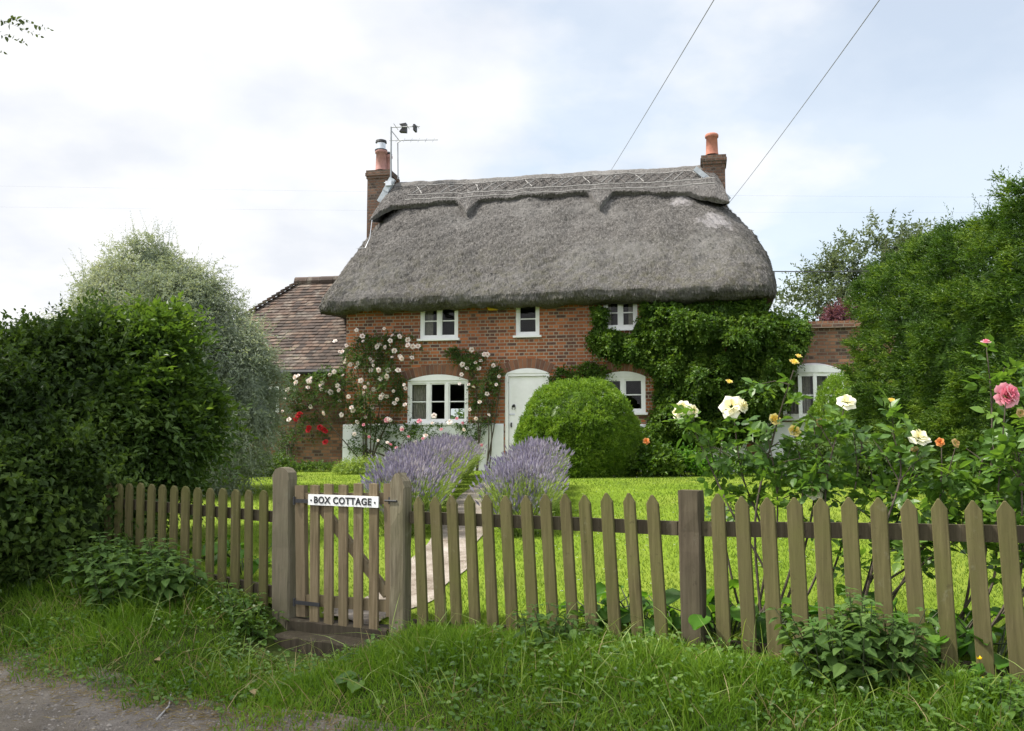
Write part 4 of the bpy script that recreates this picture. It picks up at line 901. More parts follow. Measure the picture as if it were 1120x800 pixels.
# ---- light green elder growing through it
EB = [bl(160, 398, 9.6, 46), bl(195, 440, 9.7, 34), bl(130, 385, 9.4, 34), bl(200, 478, 9.8, 26), bl(178, 372, 9.7, 28), bl(172, 470, 9.4, 34), bl(150, 440, 9.1, 34)]
c = at(165, 520, 10.3); T = plant('elder_bush', 'light green elder bush between the dark hedge and the silvery tree', 'bush', (c[0], c[1], gz(c[0], c[1])))
m = MB(); P, N = blob_points(EB, 2600, .5, .25, 1.4, .5, 4); shoots(m, P, outward(P, EB, N, .25, .7), RNG.uniform(.2, .55, len(P)), 7, .115, .050, .9, .45, 1, flat=True, stem=.004); m.build('foliage', M['leaf_elder'], T)
m = MB()
for k in range(7):
    e = EB[k % 6][0]; m.tube([(c[0]+random.uniform(-.2, .2), c[1], gz(c[0], c[1])-.05), (c[0]*.5+e[0]*.5, c[1], e[2]*.5+.5), tuple(e)], [.03, .022, .008], 6)
m.build('stem', M['bark'], T)
# ---- silvery weeping pear
SB = [bl(163, 322, 14.2, 48, 1, 1.1), bl(188, 378, 14, 84), bl(130, 375, 14.3, 62), bl(232, 425, 14, 64), bl(248, 468, 13.8, 52), bl(105, 430, 14.4, 80), bl(205, 470, 13.9, 60), bl(165, 290, 14.2, 24, 1, 1.3), bl(268, 400, 14, 28), bl(120, 325, 14.3, 30), bl(212, 330, 14.1, 34), bl(282, 455, 13.8, 22), bl(244, 372, 14, 36), bl(185, 320, 14.1, 42), bl(275, 425, 13.9, 30)]
c = at(224, 528, 14.2); T = plant('silver_pear_tree', 'rounded silvery grey weeping tree left of the cottage', 'tree', (c[0], c[1], gz(c[0], c[1])))
m = MB(); core(m, SB, .60, .35); P, N = blob_points(SB, 11500, .36, .22, .9, .62, 6); P, N = thin(P, N, .9, .5, 61)
shoots(m, P, outward(P, SB, N, .05, .55), RNG.uniform(.2, .45, len(P)), 13, .064, .021, .9, .5, 0, stem=.003)
P, N = blob_points(SB, 36000, .34, .22, 1.0, .5, 7); leaf_cloud(m, P, nrm(N*.6+runit(len(P))+A([0, 0, -.5])), nrm(N+.6*runit(len(P))), .066, .022, .2, .2, 0)
xs = RNG.uniform(70, 300, 130); tp = np.interp(xs, [70, 105, 140, 165, 190, 230, 270, 300], [330, 292, 268, 262, 276, 308, 345, 400])
P = A([at(x, y+RNG.uniform(4, 22), 14.1+RNG.uniform(-.4, .4)) for x, y in zip(xs, tp)]); shoots(m, P, nrm(A([0, 0, .8])+RNG.normal(size=P.shape)*.6), .62, 16, .055, .014, .7, .1, 0, stem=.004)
m.build('crown', M['leaf_silver'], T)
c2 = at(226, 490, 14.2); trunk_mesh(T, [(c[0], c[1], gz(c[0], c[1])-.1), (c[0]-.03, c[1], c2[2]), (c[0]-.2, c[1], c2[2]+.8)], .13, .09, limbs=[[(c[0]-.2, c[1], c2[2]+.8), SB[1][0]], [(c[0]-.1, c[1], c2[2]+.5), SB[3][0]], [(c[0]-.1, c[1], c2[2]+.5), SB[5][0]]])
# ---- tall clipped yew hedge at the right
YX, YW, YH, YZ0 = 6.42, 1.25, 1.82, 2.44
_a = np.linspace(-PI, PI, 2000); _x = np.sign(np.cos(_a))*np.abs(np.cos(_a))**.45*YW; _z = np.sign(np.sin(_a))*np.abs(np.sin(_a))**.45*YH; _l = np.concatenate([[0], np.cumsum(np.hypot(np.diff(_x), np.diff(_z)))])
def YA(n): return np.interp(RNG.random(n)*_l[-1], _l, _a)
def yew_surf(n, lump=.06, sh=.2):
    y = RNG.uniform(6.6, 14.4, n); a = YA(n); ca, sa = np.cos(a), np.sin(a)
    ex = .45; x = np.sign(ca)*np.abs(ca)**ex; z = np.sign(sa)*np.abs(sa)**ex
    e = np.clip((14.4-y)/1.1, 0, 1); sc = np.sqrt(1-(1-e)**2)
    P = np.stack([YX+YW*x*(.35+.65*sc), y, YZ0+YH*z*(.55+.45*sc)], 1); N = nrm(np.stack([np.sign(ca)*np.abs(ca)**1.2, .9*(1-e)*(e < 1), np.sign(sa)*np.abs(sa)**1.2], 1))
    r = lump*vnoise(P, .75, 71)+.13*vnoise(P*A([.9, .9, 2.2]), 1.3, 72)-sh*RNG.random(n)**1.5; return P+N*r[:, None], N
c = A([YX, 10.5]); T = plant('yew_hedge', 'tall bright green yew hedge filling the right edge', 'hedge', (c[0], c[1], gz(*c)))
m = MB(); ys = np.linspace(6.4, 14.1, 24); an = np.linspace(-PI, PI, 32)[:-1]
e = np.clip((14.1-ys)/1.0, 0.02, 1); sc = np.sqrt(1-(1-e)**2)[:, None]; ca, sa = np.cos(an)[None], np.sin(an)[None]
G = np.stack([YX+(YW-.52)*np.sign(ca)*np.abs(ca)**.45*(.35+.65*sc), np.repeat(ys[:, None], 31, 1), YZ0+(YH-.48)*np.sign(sa)*np.abs(sa)**.45*(.5+.5*sc)], -1)
G = G+(.12*vnoise(G.reshape(-1, 3), .75, 71)).reshape(24, 31, 1)*A([1, 0, 1]); m.grid(G, .05, closed=True)
P, N = yew_surf(15000, .06, .14); k = (N[:, 0] < .35); P, N = P[k], N[k]; k = vnoise(P*A([1, 1, 2.0]), 1.5, 73)-.3*RNG.random(len(P)) < .26; P, N = P[k], N[k]
D = nrm(N*.42+A([-.10, .42, .34])+RNG.normal(size=P.shape)*.16); S = nrm(np.cross(D, N+.25*runit(len(P)))); fan = np.repeat(np.arange(len(P)), 4); off = np.tile(np.linspace(-1, 1, 4), len(P))[:, None]
shoots(m, P[fan]+D[fan]*RNG.random((len(fan), 1))*.06, nrm(D[fan]+S[fan]*off*.55), .19*(.7+.6*RNG.random(len(fan)))*(1-.3*np.abs(off[:, 0])), 7, .064, .022, .5, .2, 0, stem=.003, flat=True, taper=.5)
P, N = yew_surf(34000, .06, .42); k = N[:, 0] < .3; P, N = P[k], N[k]; leaf_cloud(m, P, nrm(N+runit(len(P))), nrm(N+.7*runit(len(P))+A([0, 0, .5])), .085, .03, .2, .1, 0, rnd=.25*RNG.random(len(P)))
P = A([at(x, y, d) for x, y, d in ((1050, 240, 11), (1062, 236, 10.8), (1076, 228, 10.4), (1082, 226, 10.2), (1090, 222, 10.0), (1102, 212, 9.8), (1110, 206, 9.6), (1115, 206, 9.6), (1118, 203, 9.5), (1040, 245, 11.2), (1030, 250, 11.5), (1108, 214, 9.7))])
shoots(m, P-A([0, 0, .25]), nrm(A([.2, 0, 1])+RNG.normal(size=P.shape)*.35), .60, 20, .055, .015, .6, .15, 0, stem=.005)
m.build('foliage', M['leaf_yew'], T)
trunk_mesh(T, [(6.4, 10.5, gz(6.4, 10.5)-.1), (6.4, 10.5, 2.2)], .12, .06)
# ---- clipped box domes
def dome(label, px, Y, r, ztop, n, seed):
    c = at(px, 470, Y); g = gz(c[0], c[1]); h = ztop-g; T = plant('box_dome', label, 'topiary', (c[0], c[1], g), 'clipped box domes')
    m = MB(); n2 = int(n*1.5); u = RNG.random(n2); ph = RNG.random(n2)*2*PI; th = np.arccos(1-u*1.0); z = np.cos(th)**.85; rr = np.sin(th)**.62
    zz = g+.02+h*z; P = np.stack([c[0]+r*rr*np.cos(ph), c[1]+r*rr*np.sin(ph), zz], 1); N = nrm(np.stack([np.cos(ph)*np.sin(th), np.sin(ph)*np.sin(th), np.cos(th)*1.1+.02], 1))
    lo = RNG.random(n2) < .55; P2 = P.copy(); P2[lo, 2] = g+RNG.random(lo.sum())*h*.62; f = np.clip((P2[:, 2]-g)/h, 0, .999)
    rad = r*(1-np.clip(f-.25, 0, 1)**2.3/.75**2.3)**.5; P2[lo, 0] = (c[0]+rad*np.cos(ph))[lo]; P2[lo, 1] = (c[1]+rad*np.sin(ph))[lo]; N[lo] = nrm(np.stack([np.cos(ph), np.sin(ph), .1+f*.8], 1))[lo]; P = P2
    tk = 1-.13*np.clip(1-(P[:, 2]-g)/h/.32, 0, 1)**1.5; P[:, 0] = c[0]+(P[:, 0]-c[0])*tk; P[:, 1] = c[1]+(P[:, 1]-c[1])*tk
    rr_ = .05*vnoise(P, 1.3, seed)+.018*vnoise(P, 7, seed+1)-.10*RNG.random(n2)**2.2; P = P+N*rr_[:, None]
    k = vnoise(P, 6.0, seed+2)+.5*RNG.random(n2) < .62; P, N = P[k], N[k]
    shoots(m, P, nrm(N*.8+A([0, 0, .35])+RNG.normal(size=P.shape)*.35), .07, 6, .038, .022, .8, .1, 0, fold=.3)
    hs = np.linspace(0, 1, 16); R = (r-.22)*(1-np.clip(hs-.25, 0, 1)**2.3/.75**2.3)**.5; a = np.arange(24)*2*PI/24
    m.grid(np.stack([c[0]+R[:, None]*np.cos(a), c[1]+R[:, None]*np.sin(a), np.repeat((g+(h-.14)*hs)[:, None], 24, 1)], -1), .15, closed=True)
    m.build('foliage', M['leaf_box'], T); trunk_mesh(T, [(c[0], c[1], g-.1), (c[0], c[1], g+h*.5)], .05, .03); return T
dome('big rounded box dome in front of the door, brightest green', 632.5, 16.9, 1.13, at(632, 419.5, 16.9)[2], 32000, 81)
dome('clipped green dome partly hidden behind the tall yew hedge at right', 942, 16.6, .96, at(940, 410, 16.6)[2], 16000, 84)
# ---- lavender
def lavender(label, pts, hw, hh, ns, seed, cut=None):
    pts = A(pts); T = plant('lavender_hedge', label, 'lavender', (pts[len(pts)//2][0], pts[len(pts)//2][1], gz(*pts[len(pts)//2])), 'lavender hedges beside the path')
    t = RNG.random(ns); q = t*(len(pts)-1); i = np.minimum(q.astype(int), len(pts)-2); c = pts[i]+(pts[i+1]-pts[i])*(q-i)[:, None]
    # individual plants: pull towards clump centres
    d = pts[-1]-pts[0]; d = d/np.linalg.norm(d); L = np.linalg.norm(pts[-1]-pts[0]); sl_ = t*L; cl = (np.floor(sl_/.62)+.5)*.62; off = sl_-cl; c = c-d*(off*.55)[:, None]
    lat = A([d[1], -d[0]]); a = np.clip(RNG.normal(size=ns)*.6, -1.15, 1.15); al = np.clip(RNG.normal(size=ns)*.5+off*1.6, -1.2, 1.2)
    endf = np.clip(np.minimum(t, 1-t)*L/.25, .55, 1)
    B = np.stack([c[:, 0], c[:, 1], H(c[:, 0], c[:, 1])], 1); B[:, :2] += lat*(a*hw*.28)[:, None]
    l = hh*(.70+.42*RNG.random(ns)**.8)*endf*(1+.08*vnoise(B, 1.2, seed)); D = nrm(np.stack([lat[0]*a*.58+d[0]*al*.35, lat[1]*a*.58+d[1]*al*.35, np.full(ns, 1.)], 1)+RNG.normal(size=(ns, 3))*.05)
    m = MB(); S = nrm(np.cross(D, RNG.normal(size=(ns, 3)))); top = B+D*l[:, None]-A([0, 0, 1])*(.06*np.abs(a)*l)[:, None]; mid = B+D*(l*.5)[:, None]
    v = np.stack([B+D*(l*.25)[:, None]-S*.004, B+D*(l*.25)[:, None]+S*.004, mid+S*.003, mid-S*.003, top], 1); b = np.arange(ns)[:, None]*5; m.add(v.reshape(-1, 3), [b+[0, 1, 2, 3], b+[3, 2, 4]], np.repeat(.3+.5*RNG.random(ns), 5))
    nl = int(ns*3.4); i = RNG.integers(0, ns, nl); f = RNG.random(nl)**.7*.80; P = B[i]+D[i]*(l[i]*f)[:, None]+RNG.normal(size=(nl, 3))*.035; leaf_cloud(m, P, nrm(D[i]+.7*runit(nl)), runit(nl), .085, .012, .1, .1, 0)
    m.build('foliage', M['leaf_lav'], T)
    m = MB(); fl = RNG.random(ns) < .72-.5*np.abs(a); top, D2, S2 = top[fl], D[fl], S[fl]; k = len(top); Ls = .055+.05*RNG.random(k); rn = RNG.random(k)
    for q in range(3):
        an = q*PI/3; Nn = nrm(np.cos(an)*S2+np.sin(an)*np.cross(D2, S2)); leaf_cloud(m, top-D2*.015, D2, Nn, Ls, .020+.006*rn, 0., 0, 0, rnd=rn)
    leaf_cloud(m, top-D2*.055, D2, S2, .025, .016, 0, 0, 0, rnd=rn); m.build('flower_spikes', M['lav'], T); return T
L0 = [at(p, 500, y)[:2] for p, y in ((438, 9.6), (454, 11.2), (482, 14), (503, 17.3))]; lavender('long lavender hedge left of the garden path, behind the gate', L0, .50, .64, 10000, 91)
L1 = [at(p, 500, y)[:2] for p, y in ((566, 9.6), (577, 11.5), (588, 14.2))]; lavender('shorter lavender hedge right of the path, in front of the box dome', L1, .43, .62, 6500, 92)
# ---- climbers on the house
def wall_pts(poly, n, bulge, seed, fq=.9, gate=None, v0=-.05, edge=14):
    q = sample_poly(poly, n); e = np.clip(poly_dist(q[:, 0], q[:, 1], poly)/edge, 0, 1)
    P = A([[*HW(x, y, v0-bulge*.5), 0] for x, y in q]); loc = np.stack([P[:, 0], np.zeros(n), P[:, 1]], 1)
    nz = vnoise(loc, fq, seed); dep = v0-bulge*e**.6*(.55+.45*nz)*(1-.5*RNG.random(n)**2)
    k = np.ones(n, bool)
    if gate: k = vnoise(loc, gate[0], seed+9) < gate[1]
    loc[:, 1] = dep; loc = loc[k]; W_ = HO+loc[:, :1]*HU+loc[:, 1:2]*HV+loc[:, 2:]*A([0, 0, 1]); return W_
FRONT = -HV
ROSE_T = {}
def rose_mesh(r, layers=4, seed=0, openness=.8):
    rg = np.random.default_rng(seed); m = MB()
    for l in range(layers):
        f = (l+1)/layers; npet = 4+l
        for k in range(npet):
            a0 = 2*PI*k/npet+l*.7+rg.normal()*.12; wd = 2.4/npet*1.9; us = np.linspace(-1, 1, 5); vs = np.linspace(0, 1, 5)
            U, V = np.meshgrid(us, vs, indexing='ij'); lean = f*openness*(.9+.25*rg.random()); a = a0+U*wd*.5*PI/2.2*(.35+.65*np.sin(V*PI*.55))
            rad = r*(.08+f*.20+ (np.sin(lean*1.35)*V*.85+.18*f*V**3)*(1-.22*U*U*V)); z = r*(np.cos(lean*1.25)*V*(.95-.15*f)*(1-.25*U*U*V)-.15*f*V**4)+r*.02*l*-1
            rad = rad*(1+.06*np.sin(U*5+l)*V); m.grid(np.stack([rad*np.cos(a), rad*np.sin(a), z], -1), np.clip(f*.75+.25*rg.random()-.15*(1-V.ravel()), 0, 1))
    return m
def rose_src(kind, mat, layers, seed, openness):
    m = rose_mesh(1.0, layers, seed, openness); V = np.concatenate(m.v); o = m.build('_src', M[mat], None, smooth=True, loc=(0, 0, 0)); COL.objects.unlink(o); ROSE_T[kind] = o
for k, a_ in {'blush': ('p_blush', 3, 1, .8), 'blush2': ('p_blush', 2, 2, 1.05), 'pink': ('p_pink', 3, 3, .8), 'red': ('p_red', 3, 4, .85), 'cream': ('p_cream', 4, 5, .85), 'cream2': ('p_cream', 3, 6, 1.1), 'cream3': ('p_cream', 4, 11, .62), 'yellow': ('p_yellow', 3, 7, .45), 'orange': ('p_orange', 3, 8, .8), 'spent': ('p_brown', 2, 9, .9), 'bigpink': ('p_pink', 5, 10, .9)}.items(): rose_src(k, *a_)
def bloom(par, kind, pos, size, face, name='rose_bloom', roll=True):
    d = Vector(tuple(face)).normalized(); q = d.to_track_quat('Z', 'Y')
    if roll: q = q @ Matrix.Rotation(random.uniform(0, 6.28), 3, 'Z').to_quaternion()
    s = ROSE_T[kind]; o = bpy.data.objects.new(name, s.data); o.parent = par; o.location = tuple(A(pos)-WORLD[par.name]); o.rotation_euler = q.to_euler(); o.scale = (size,)*3; COL.objects.link(o); return o
def facing(spread=.5): return A([0, -1, .35])+RNG.normal(size=3)*spread
def climber(name, label, cat, poly, n, leaf, bulge, mat, gate, seed, foot, stems=6, m_=6, ln=.22, group=None, v0=-.05):
    f = HW(foot[0], foot[1], -.15); w0 = h2w(f[0], -.2, 0); w0[2] = gz(w0[0], w0[1]); T = plant(name, label, cat, w0, group)
    P = wall_pts(poly, n, bulge, seed, .9, gate, v0); m = MB(); shoots(m, P, nrm(A(FRONT)*.7+A([0, 0, .1])+RNG.normal(size=P.shape)*.55), ln, m_, leaf, leaf*.62, .85, .4, 0, stem=.003); m.build('foliage', M[mat], T)
    m = MB()
    for k in range(stems):
        e = P[RNG.integers(0, len(P))]; a = w0+A([random.uniform(-.15, .15), 0, -.05]); b = (a+e)/2+A([random.uniform(-.25, .25), -.02, .2]); tt = np.linspace(0, 1, 8)[:, None]; pts = a*(1-tt)**2+2*b*tt*(1-tt)+e*tt**2; m.tube(pts, np.linspace(.018, .006, 8), 5)
    m.build('stems', M['cane'], T); return T, P
PA = [(312, 408), (335, 410), (362, 395), (378, 372), (396, 366), (425, 364), (456, 368), (461, 382), (448, 396), (444, 408), (441, 440), (436, 462), (405, 470), (385, 462), (350, 452), (318, 440), (308, 425)]
T, P = climber('climbing_rose', 'large climbing rose with many blush white blooms left of the lower window', 'climbing rose', PA, 2300, .060, .34, 'leaf_rosedk', (1.5, .28), 101, (402, 505), 9)
fp = [(389, 361), (396, 368), (429, 367), (437, 368), (446, 372), (457, 379), (450, 391), (437, 390), (429, 391), (412, 379), (407, 396), (391, 397), (389, 402), (405, 405), (415, 405), (423, 415), (424, 412), (398, 430), (403, 431), (400, 424), (412, 427), (409, 400), (382, 434), (385, 446), (369, 422), (370, 423), (376, 411), (366, 407), (361, 410), (352, 425), (361, 429), (351, 426), (324, 413), (326, 411), (324, 419), (340, 418), (338, 417), (310, 427), (311, 437), (316, 459), (310, 450), (355, 452), (339, 445), (406, 446), (417, 435), (431, 441), (443, 443), (430, 428), (419, 432), (378, 378), (372, 385), (366, 373), (383, 399), (421, 360), (442, 421), (443, 425), (424, 405), (436, 405), (421, 380), (432, 384)]
fp += [tuple(p) for p in sample_poly(PA, 34)]
for i, (x, y) in enumerate(fp[:92]):
    u, z = HW(x, y, -.36); bloom(T, 'blush' if i % 3 else 'blush2', h2w(u, -.36+random.uniform(-.06, .05), z), random.choice((.032, .040, .046, .054)), facing(.45))
PB = [(488, 378), (505, 383), (524, 386), (545, 394), (549, 412), (542, 438), (534, 466), (514, 468), (513, 432), (508, 404), (498, 392)]
T, P = climber('climbing_rose', 'narrow climbing rose between the lower window and the front door', 'climbing rose', PB, 820, .058, .28, 'leaf_rosedk', (1.8, .30), 104, (528, 505), 5)
for i, (x, y) in enumerate([(516, 383), (520, 397), (506, 399), (505, 410), (524, 403), (546, 412), (533, 431), (513, 421), (503, 420), (543, 421), (535, 454), (521, 458), (514, 448), (530, 388), (526, 395), (518, 424), (533, 388), (540, 400), (511, 403), (525, 440)]):
    u, z = HW(x, y, -.3); bloom(T, 'blush' if i % 2 else 'blush2', h2w(u, -.32, z), random.choice((.034, .042, .05)), facing(.4))
m = MB(); P = wall_pts([(486, 378), (500, 381), (499, 391), (489, 390)], 40, .2, 110); shoots(m, P, nrm(FRONT+RNG.normal(size=P.shape)*.5), .16, 6, .06, .035, .8, .3, 0); m.build('new_growth', M['leaf_elder'], T)
PR = [(304, 428), (322, 432), (340, 450), (362, 456), (362, 470), (345, 480), (318, 505), (303, 508), (298, 470)]
T, P = climber('climbing_rose', 'dark red rose against the brick wing at far left of the house', 'climbing rose', PR, 520, .06, .35, 'leaf_rosedk', (1.6, .25), 106, (318, 512), 4, v0=.2)
for x, y in ((327, 455), (325, 458), (339, 468), (338, 471), (351, 468), (355, 470), (357, 472), (329, 453), (357, 484)): u, z = HW(x, y, -.15); bloom(T, 'red', h2w(u, -.2, z), random.choice((.052, .064)), facing(.35))
PP = [(382, 470), (404, 458), (440, 463), (475, 464), (512, 462), (530, 470), (520, 482), (480, 488), (430, 492), (390, 500), (378, 490)]
T, P = climber('rose_bush', 'straggly pink and cream rose bush under the lower left window', 'rose bush', PP, 760, .058, .5, 'leaf_rosedk', (1.6, .22), 108, (440, 508), 9)
for i, (x, y) in enumerate([(459, 461), (466, 477), (463, 480), (475, 455), (506, 463), (508, 470), (500, 458), (424, 484), (427, 487), (414, 482), (398, 465), (440, 468), (440, 470), (425, 459), (423, 460), (388, 475), (447, 478), (455, 484), (483, 470), (492, 462), (434, 490), (473, 463), (404, 478), (508, 480), (527, 487)]):
    u, z = HW(x, y, -.5); bloom(T, ('pink', 'blush', 'pink', 'blush2')[i % 4], h2w(u, -.52, z), random.choice((.032, .042, .052)), facing(.4))
PI_ = [(645, 333), (662, 334), (664, 358), (690, 364), (700, 345), (700, 326), (838, 326), (836, 336), (850, 344), (885, 348), (888, 364), (880, 388), (868, 404), (866, 440), (850, 452), (842, 478), (780, 486), (745, 490), (705, 492), (700, 478), (716, 446), (716, 416), (706, 402), (690, 396), (668, 394), (650, 384), (640, 370), (650, 356)]
f = HW(740, 505, -.2); w0 = h2w(f[0], -.25, 0); w0[2] = gz(w0[0], w0[1]); T = plant('wall_creeper', 'thick green creeper covering the right half of the cottage wall', 'creeper', w0)
P = wall_pts(PI_, 10000, .80, 120, 1.15, None, -.04, 22); k = vnoise(P, 1.9, 121)-.3*RNG.random(len(P)) < .25; P = P[k]; m = MB()
shoots(m, P, nrm(FRONT*.8+A([0, 0, .05])+RNG.normal(size=P.shape)*.5), .17, 6, .078, .060, .8, .5, 0, fold=.15, stem=.003)
P = wall_pts(PI_, 13000, .36, 120, .75, None, -.02, 16); leaf_cloud(m, P, nrm(A([0, 0, -.8])+FRONT*.3+.6*runit(len(P))), nrm(FRONT+.5*runit(len(P))+A([0, 0, .4])), .08, .06, .15, .2, 0, rnd=.5*RNG.random(len(P)))
# loose sprays over the wing wall and up to the eave
q = A([(x, y) for x, y in zip(RNG.uniform(826, 886, 60), RNG.uniform(334, 352, 60)) if y > np.interp(x, [826, 850, 886], [330, 342, 346])]); P = A([h2w(*(lambda a: (a[0], .15, a[1]))(HW(x, y, .15))) for x, y in q]); shoots(m, P, nrm(A([0, -.2, .6])+RNG.normal(size=P.shape)*.5), .30, 7, .075, .055, .8, .3, 0, stem=.004)
m.build('foliage', M['leaf_ivy'], T); m = MB()
for k in range(7): e = P[k*5 % len(P)]*.3+wall_pts(PI_, 1, .1, 3)[0]*.7; a = w0+A([random.uniform(-.5, .5), .15, -.05]); m.tube([a, (a+e)/2+A([.1, 0, .1]), e], [.03, .02, .01], 6)
m.build('stems', M['bark'], T)
PC = [(601, 414), (612, 402), (626, 406), (640, 396), (657, 399), (666, 408), (660, 424), (630, 428), (604, 424)]
T, P = climber('wall_climber', 'small leafy climber on the wall behind the top of the box dome', 'climber', PC, 420, .07, .25, 'leaf_ivy', None, 126, (640, 505), 3)
# ---- low planting along the house and lawn edge
def leafy(name, label, cat, x, y, rx, ry, h, n, mat, L, W, seed, detail=0, m_=6, group=None):
    g = gz(x, y); T = plant(name, label, cat, (x, y, g), group); a = RNG.random(n)*2*PI; r = np.sqrt(RNG.random(n)); X, Y_ = x+rx*r*np.cos(a), y+ry*r*np.sin(a)
    hh = h*np.sqrt(np.clip(1.05-r*r, 0, 1))*(.45+.6*RNG.random(n)); P = np.stack([X, Y_, H(X, Y_)+hh*.55], 1); m = MB(); D = nrm(np.stack([np.cos(a)*r*.8, np.sin(a)*r*.8, np.full(n, .7)], 1)+RNG.normal(size=(n, 3))*.35)
    shoots(m, P, D, hh*.5+.05, m_, L, W, .85, .35, detail, stem=.004); B = P.copy(); B[:, 2] = H(X, Y_)-.02; S = runit(n)*.004; v = np.stack([B-S, B+S, P+S, P-S], 1); m.add(v.reshape(-1, 3), np.arange(n)[:, None]*4+[0, 1, 2, 3], .3)
    m.build('foliage', M[mat], T); return T
p = at(708, 505, 16.6); T = leafy('border_plant', 'low leafy border plant beside the box dome with an orange bloom', 'border plant', p[0], p[1], .55, .45, .75, 420, 'leaf_ivy', .11, .075, 131)
bloom(T, 'orange', at(707, 483, 16.2), .055, facing(.2), 'orange_bloom')
p = at(752, 505, 17.0); leafy('border_plant', 'low leafy border plant below the creeper at the edge of the lawn', 'border plant', p[0], p[1], .55, .4, .62, 380, 'leaf_berg', .10, .07, 132)
p = at(826, 500, 16.8); leafy('border_plant', 'low green border plant in front of the white plinth of the right wing', 'border plant', p[0], p[1], .9, .4, .42, 420, 'leaf_rose', .09, .06, 133)
p = at(905, 500, 14.6); leafy('border_shrub', 'dark leafy shrub between bow window and yew hedge', 'shrub', p[0], p[1], .6, .4, .95, 700, 'leaf_hedge', .09, .055, 134)
p = at(965, 505, 13.0); leafy('border_shrub', 'leafy green shrub at the foot of the yew hedge', 'shrub', p[0], p[1], .6, .5, .95, 700, 'leaf_rosedk', .09, .055, 135)
p = at(285, 512, 17.5); leafy('border_shrub', 'low green shrub below the silvery tree by the brick wing', 'shrub', p[0], p[1], .65, .4, .62, 520, 'leaf_elder', .07, .04, 136)
p = at(250, 512, 18.2); leafy('border_shrub', 'dark low shrub under the silvery tree at the lawn edge', 'shrub', p[0], p[1], .6, .4, .55, 420, 'leaf_rosedk', .07, .04, 137)
p = at(345, 505, 19.4); leafy('border_plant', 'low bright plant at the foot of the brick wing', 'border plant', p[0], p[1], .7, .3, .26, 300, 'leaf_elder', .06, .035, 138)
p = at(395, 500, 18.3); leafy('border_plant', 'grey green border plant at the left corner of the plinth', 'border plant', p[0], p[1], .5, .3, .42, 300, 'leaf_lav', .07, .03, 139)
# ---- trees beyond the right wing
TB = [bl(945, 288, 34, 40), bl(985, 300, 34, 46), bl(905, 322, 34, 34), bl(885, 345, 34, 30), bl(960, 330, 34, 50), bl(925, 300, 34, 24), bl(1010, 290, 34, 40), bl(910, 350, 34, 45), bl(1040, 320, 34, 60), bl(970, 262, 34, 20)]
c = at(950, 480, 34); T = plant('garden_tree', 'pale grey green tree rising behind the right wing', 'tree', (c[0], c[1], gz(c[0], c[1])))
m = MB(); P, N = blob_points(TB, 2600, .55, .3, .35, .5, 141); P, N = thin(P, N, .35, .3, 142); shoots(m, P, outward(P, TB, N, .2, .6), .9, 11, .21, .10, .9, .25, 0, stem=.012); m.build('crown', M['leaf_pale'], T)
trunk_mesh(T, [(c[0], c[1], c[2]-2), (c[0], c[1], 3.5), TB[4][0]], .28, .14, limbs=[[TB[4][0], b_[0]] for b_ in TB])
PBs = [bl(914, 350, 25, 9, 1, 1.2), bl(922, 343, 25, 8), bl(925, 354, 25, 8)]; c = at(915, 480, 25); T = plant('smoke_bush', 'small purple leaved bush behind the right wing wall', 'bush', (c[0], c[1], gz(c[0], c[1])))
m = MB(); P, N = blob_points(PBs, 420, .6, .3, .8, .4, 145); shoots(m, P, outward(P, PBs, N, .4, .5), .35, 8, .09, .05, .8, .2, 0, stem=.006); m.build('foliage', M['leaf_purple'], T)
m = MB()
for b_ in PBs: m.tube([(c[0], c[1], gz(c[0], c[1])-.1), ((c[0]+b_[0][0])/2, c[1], 2.6), b_[0]], [.05, .03, .015], 6)
m.build('stems', M['bark'], T)
# ---- lane tree: twig shows top left, unseen crown shaped to shade verge and fence
LB = []
for s_, d_, zc, r_ in ((-2.2, -1.9, 10.5, 1.9), (-.4, -2.0, 11.5, 2.0), (1.5, -2.1, 11.8, 2.0), (3.4, -2.1, 11.5, 1.9), (5.2, -2.1, 11.0, 1.9), (7.0, -2.2, 10.8, 1.9), (.5, -4.2, 12.5, 2.2), (3.5, -4.4, 12.8, 2.2), (6.3, -4.4, 12.0, 2.1), (8.6, -2.6, 11, 1.9)):
    g0 = fw(s_, d_, .3); LB.append((g0+SA*((zc-.3)/SA[2]), (r_, r_*.95, r_*.62)))
T = plant('lane_tree', 'overhanging lane tree, a twig showing at the top left corner, its unseen crown shaped to cast shade', 'tree', (-9.6, 9.5, gz(-9.6, 9.5)))
m = MB(); P, N = blob_points(LB, 2300, .6, .25, .4, .5, 151); shoots(m, P, outward(P, LB, N, 0, .7), .55, 10, .20, .13, .9, .3, 0, stem=.006); 
tw = at(-60, 15, 8.2); tws = [(at(x0, y0, 8.2), at(x1, y1, 8.2)) for x0, y0, x1, y1 in ((-60, 15, 5, 22), (-20, 25, 30, 20), (0, 22, 45, 38), (10, 20, 55, 30), (-10, 35, 28, 46), (-40, 30, 5, 55))]
P = A([a for a, b in tws]); D = A([b-a for a, b in tws]); shoots(m, P, nrm(D), np.linalg.norm(D, axis=1), 16, .055, .032, .9, .05, 1, stem=.004); m.build('crown', M['leaf_tree'], T)
trunk_mesh(T, [(-9.6, 9.5, gz(-9.6, 9.5)-.2), (-9.5, 9.5, 3), (-9.3, 9.7, 6), (-8.8, 9.9, 9)], .38, .2, limbs=[[(-8.9, 9.9, 8.5), tuple((A((-8.9, 9.9, 8.5))+b_[0])/2+A([0, 0, .3])), b_[0]] for b_ in LB]+[[(-9.3, 9.7, 6.3), (-7, 9, 6.5), tw+A([-.3, 0, .05])]])
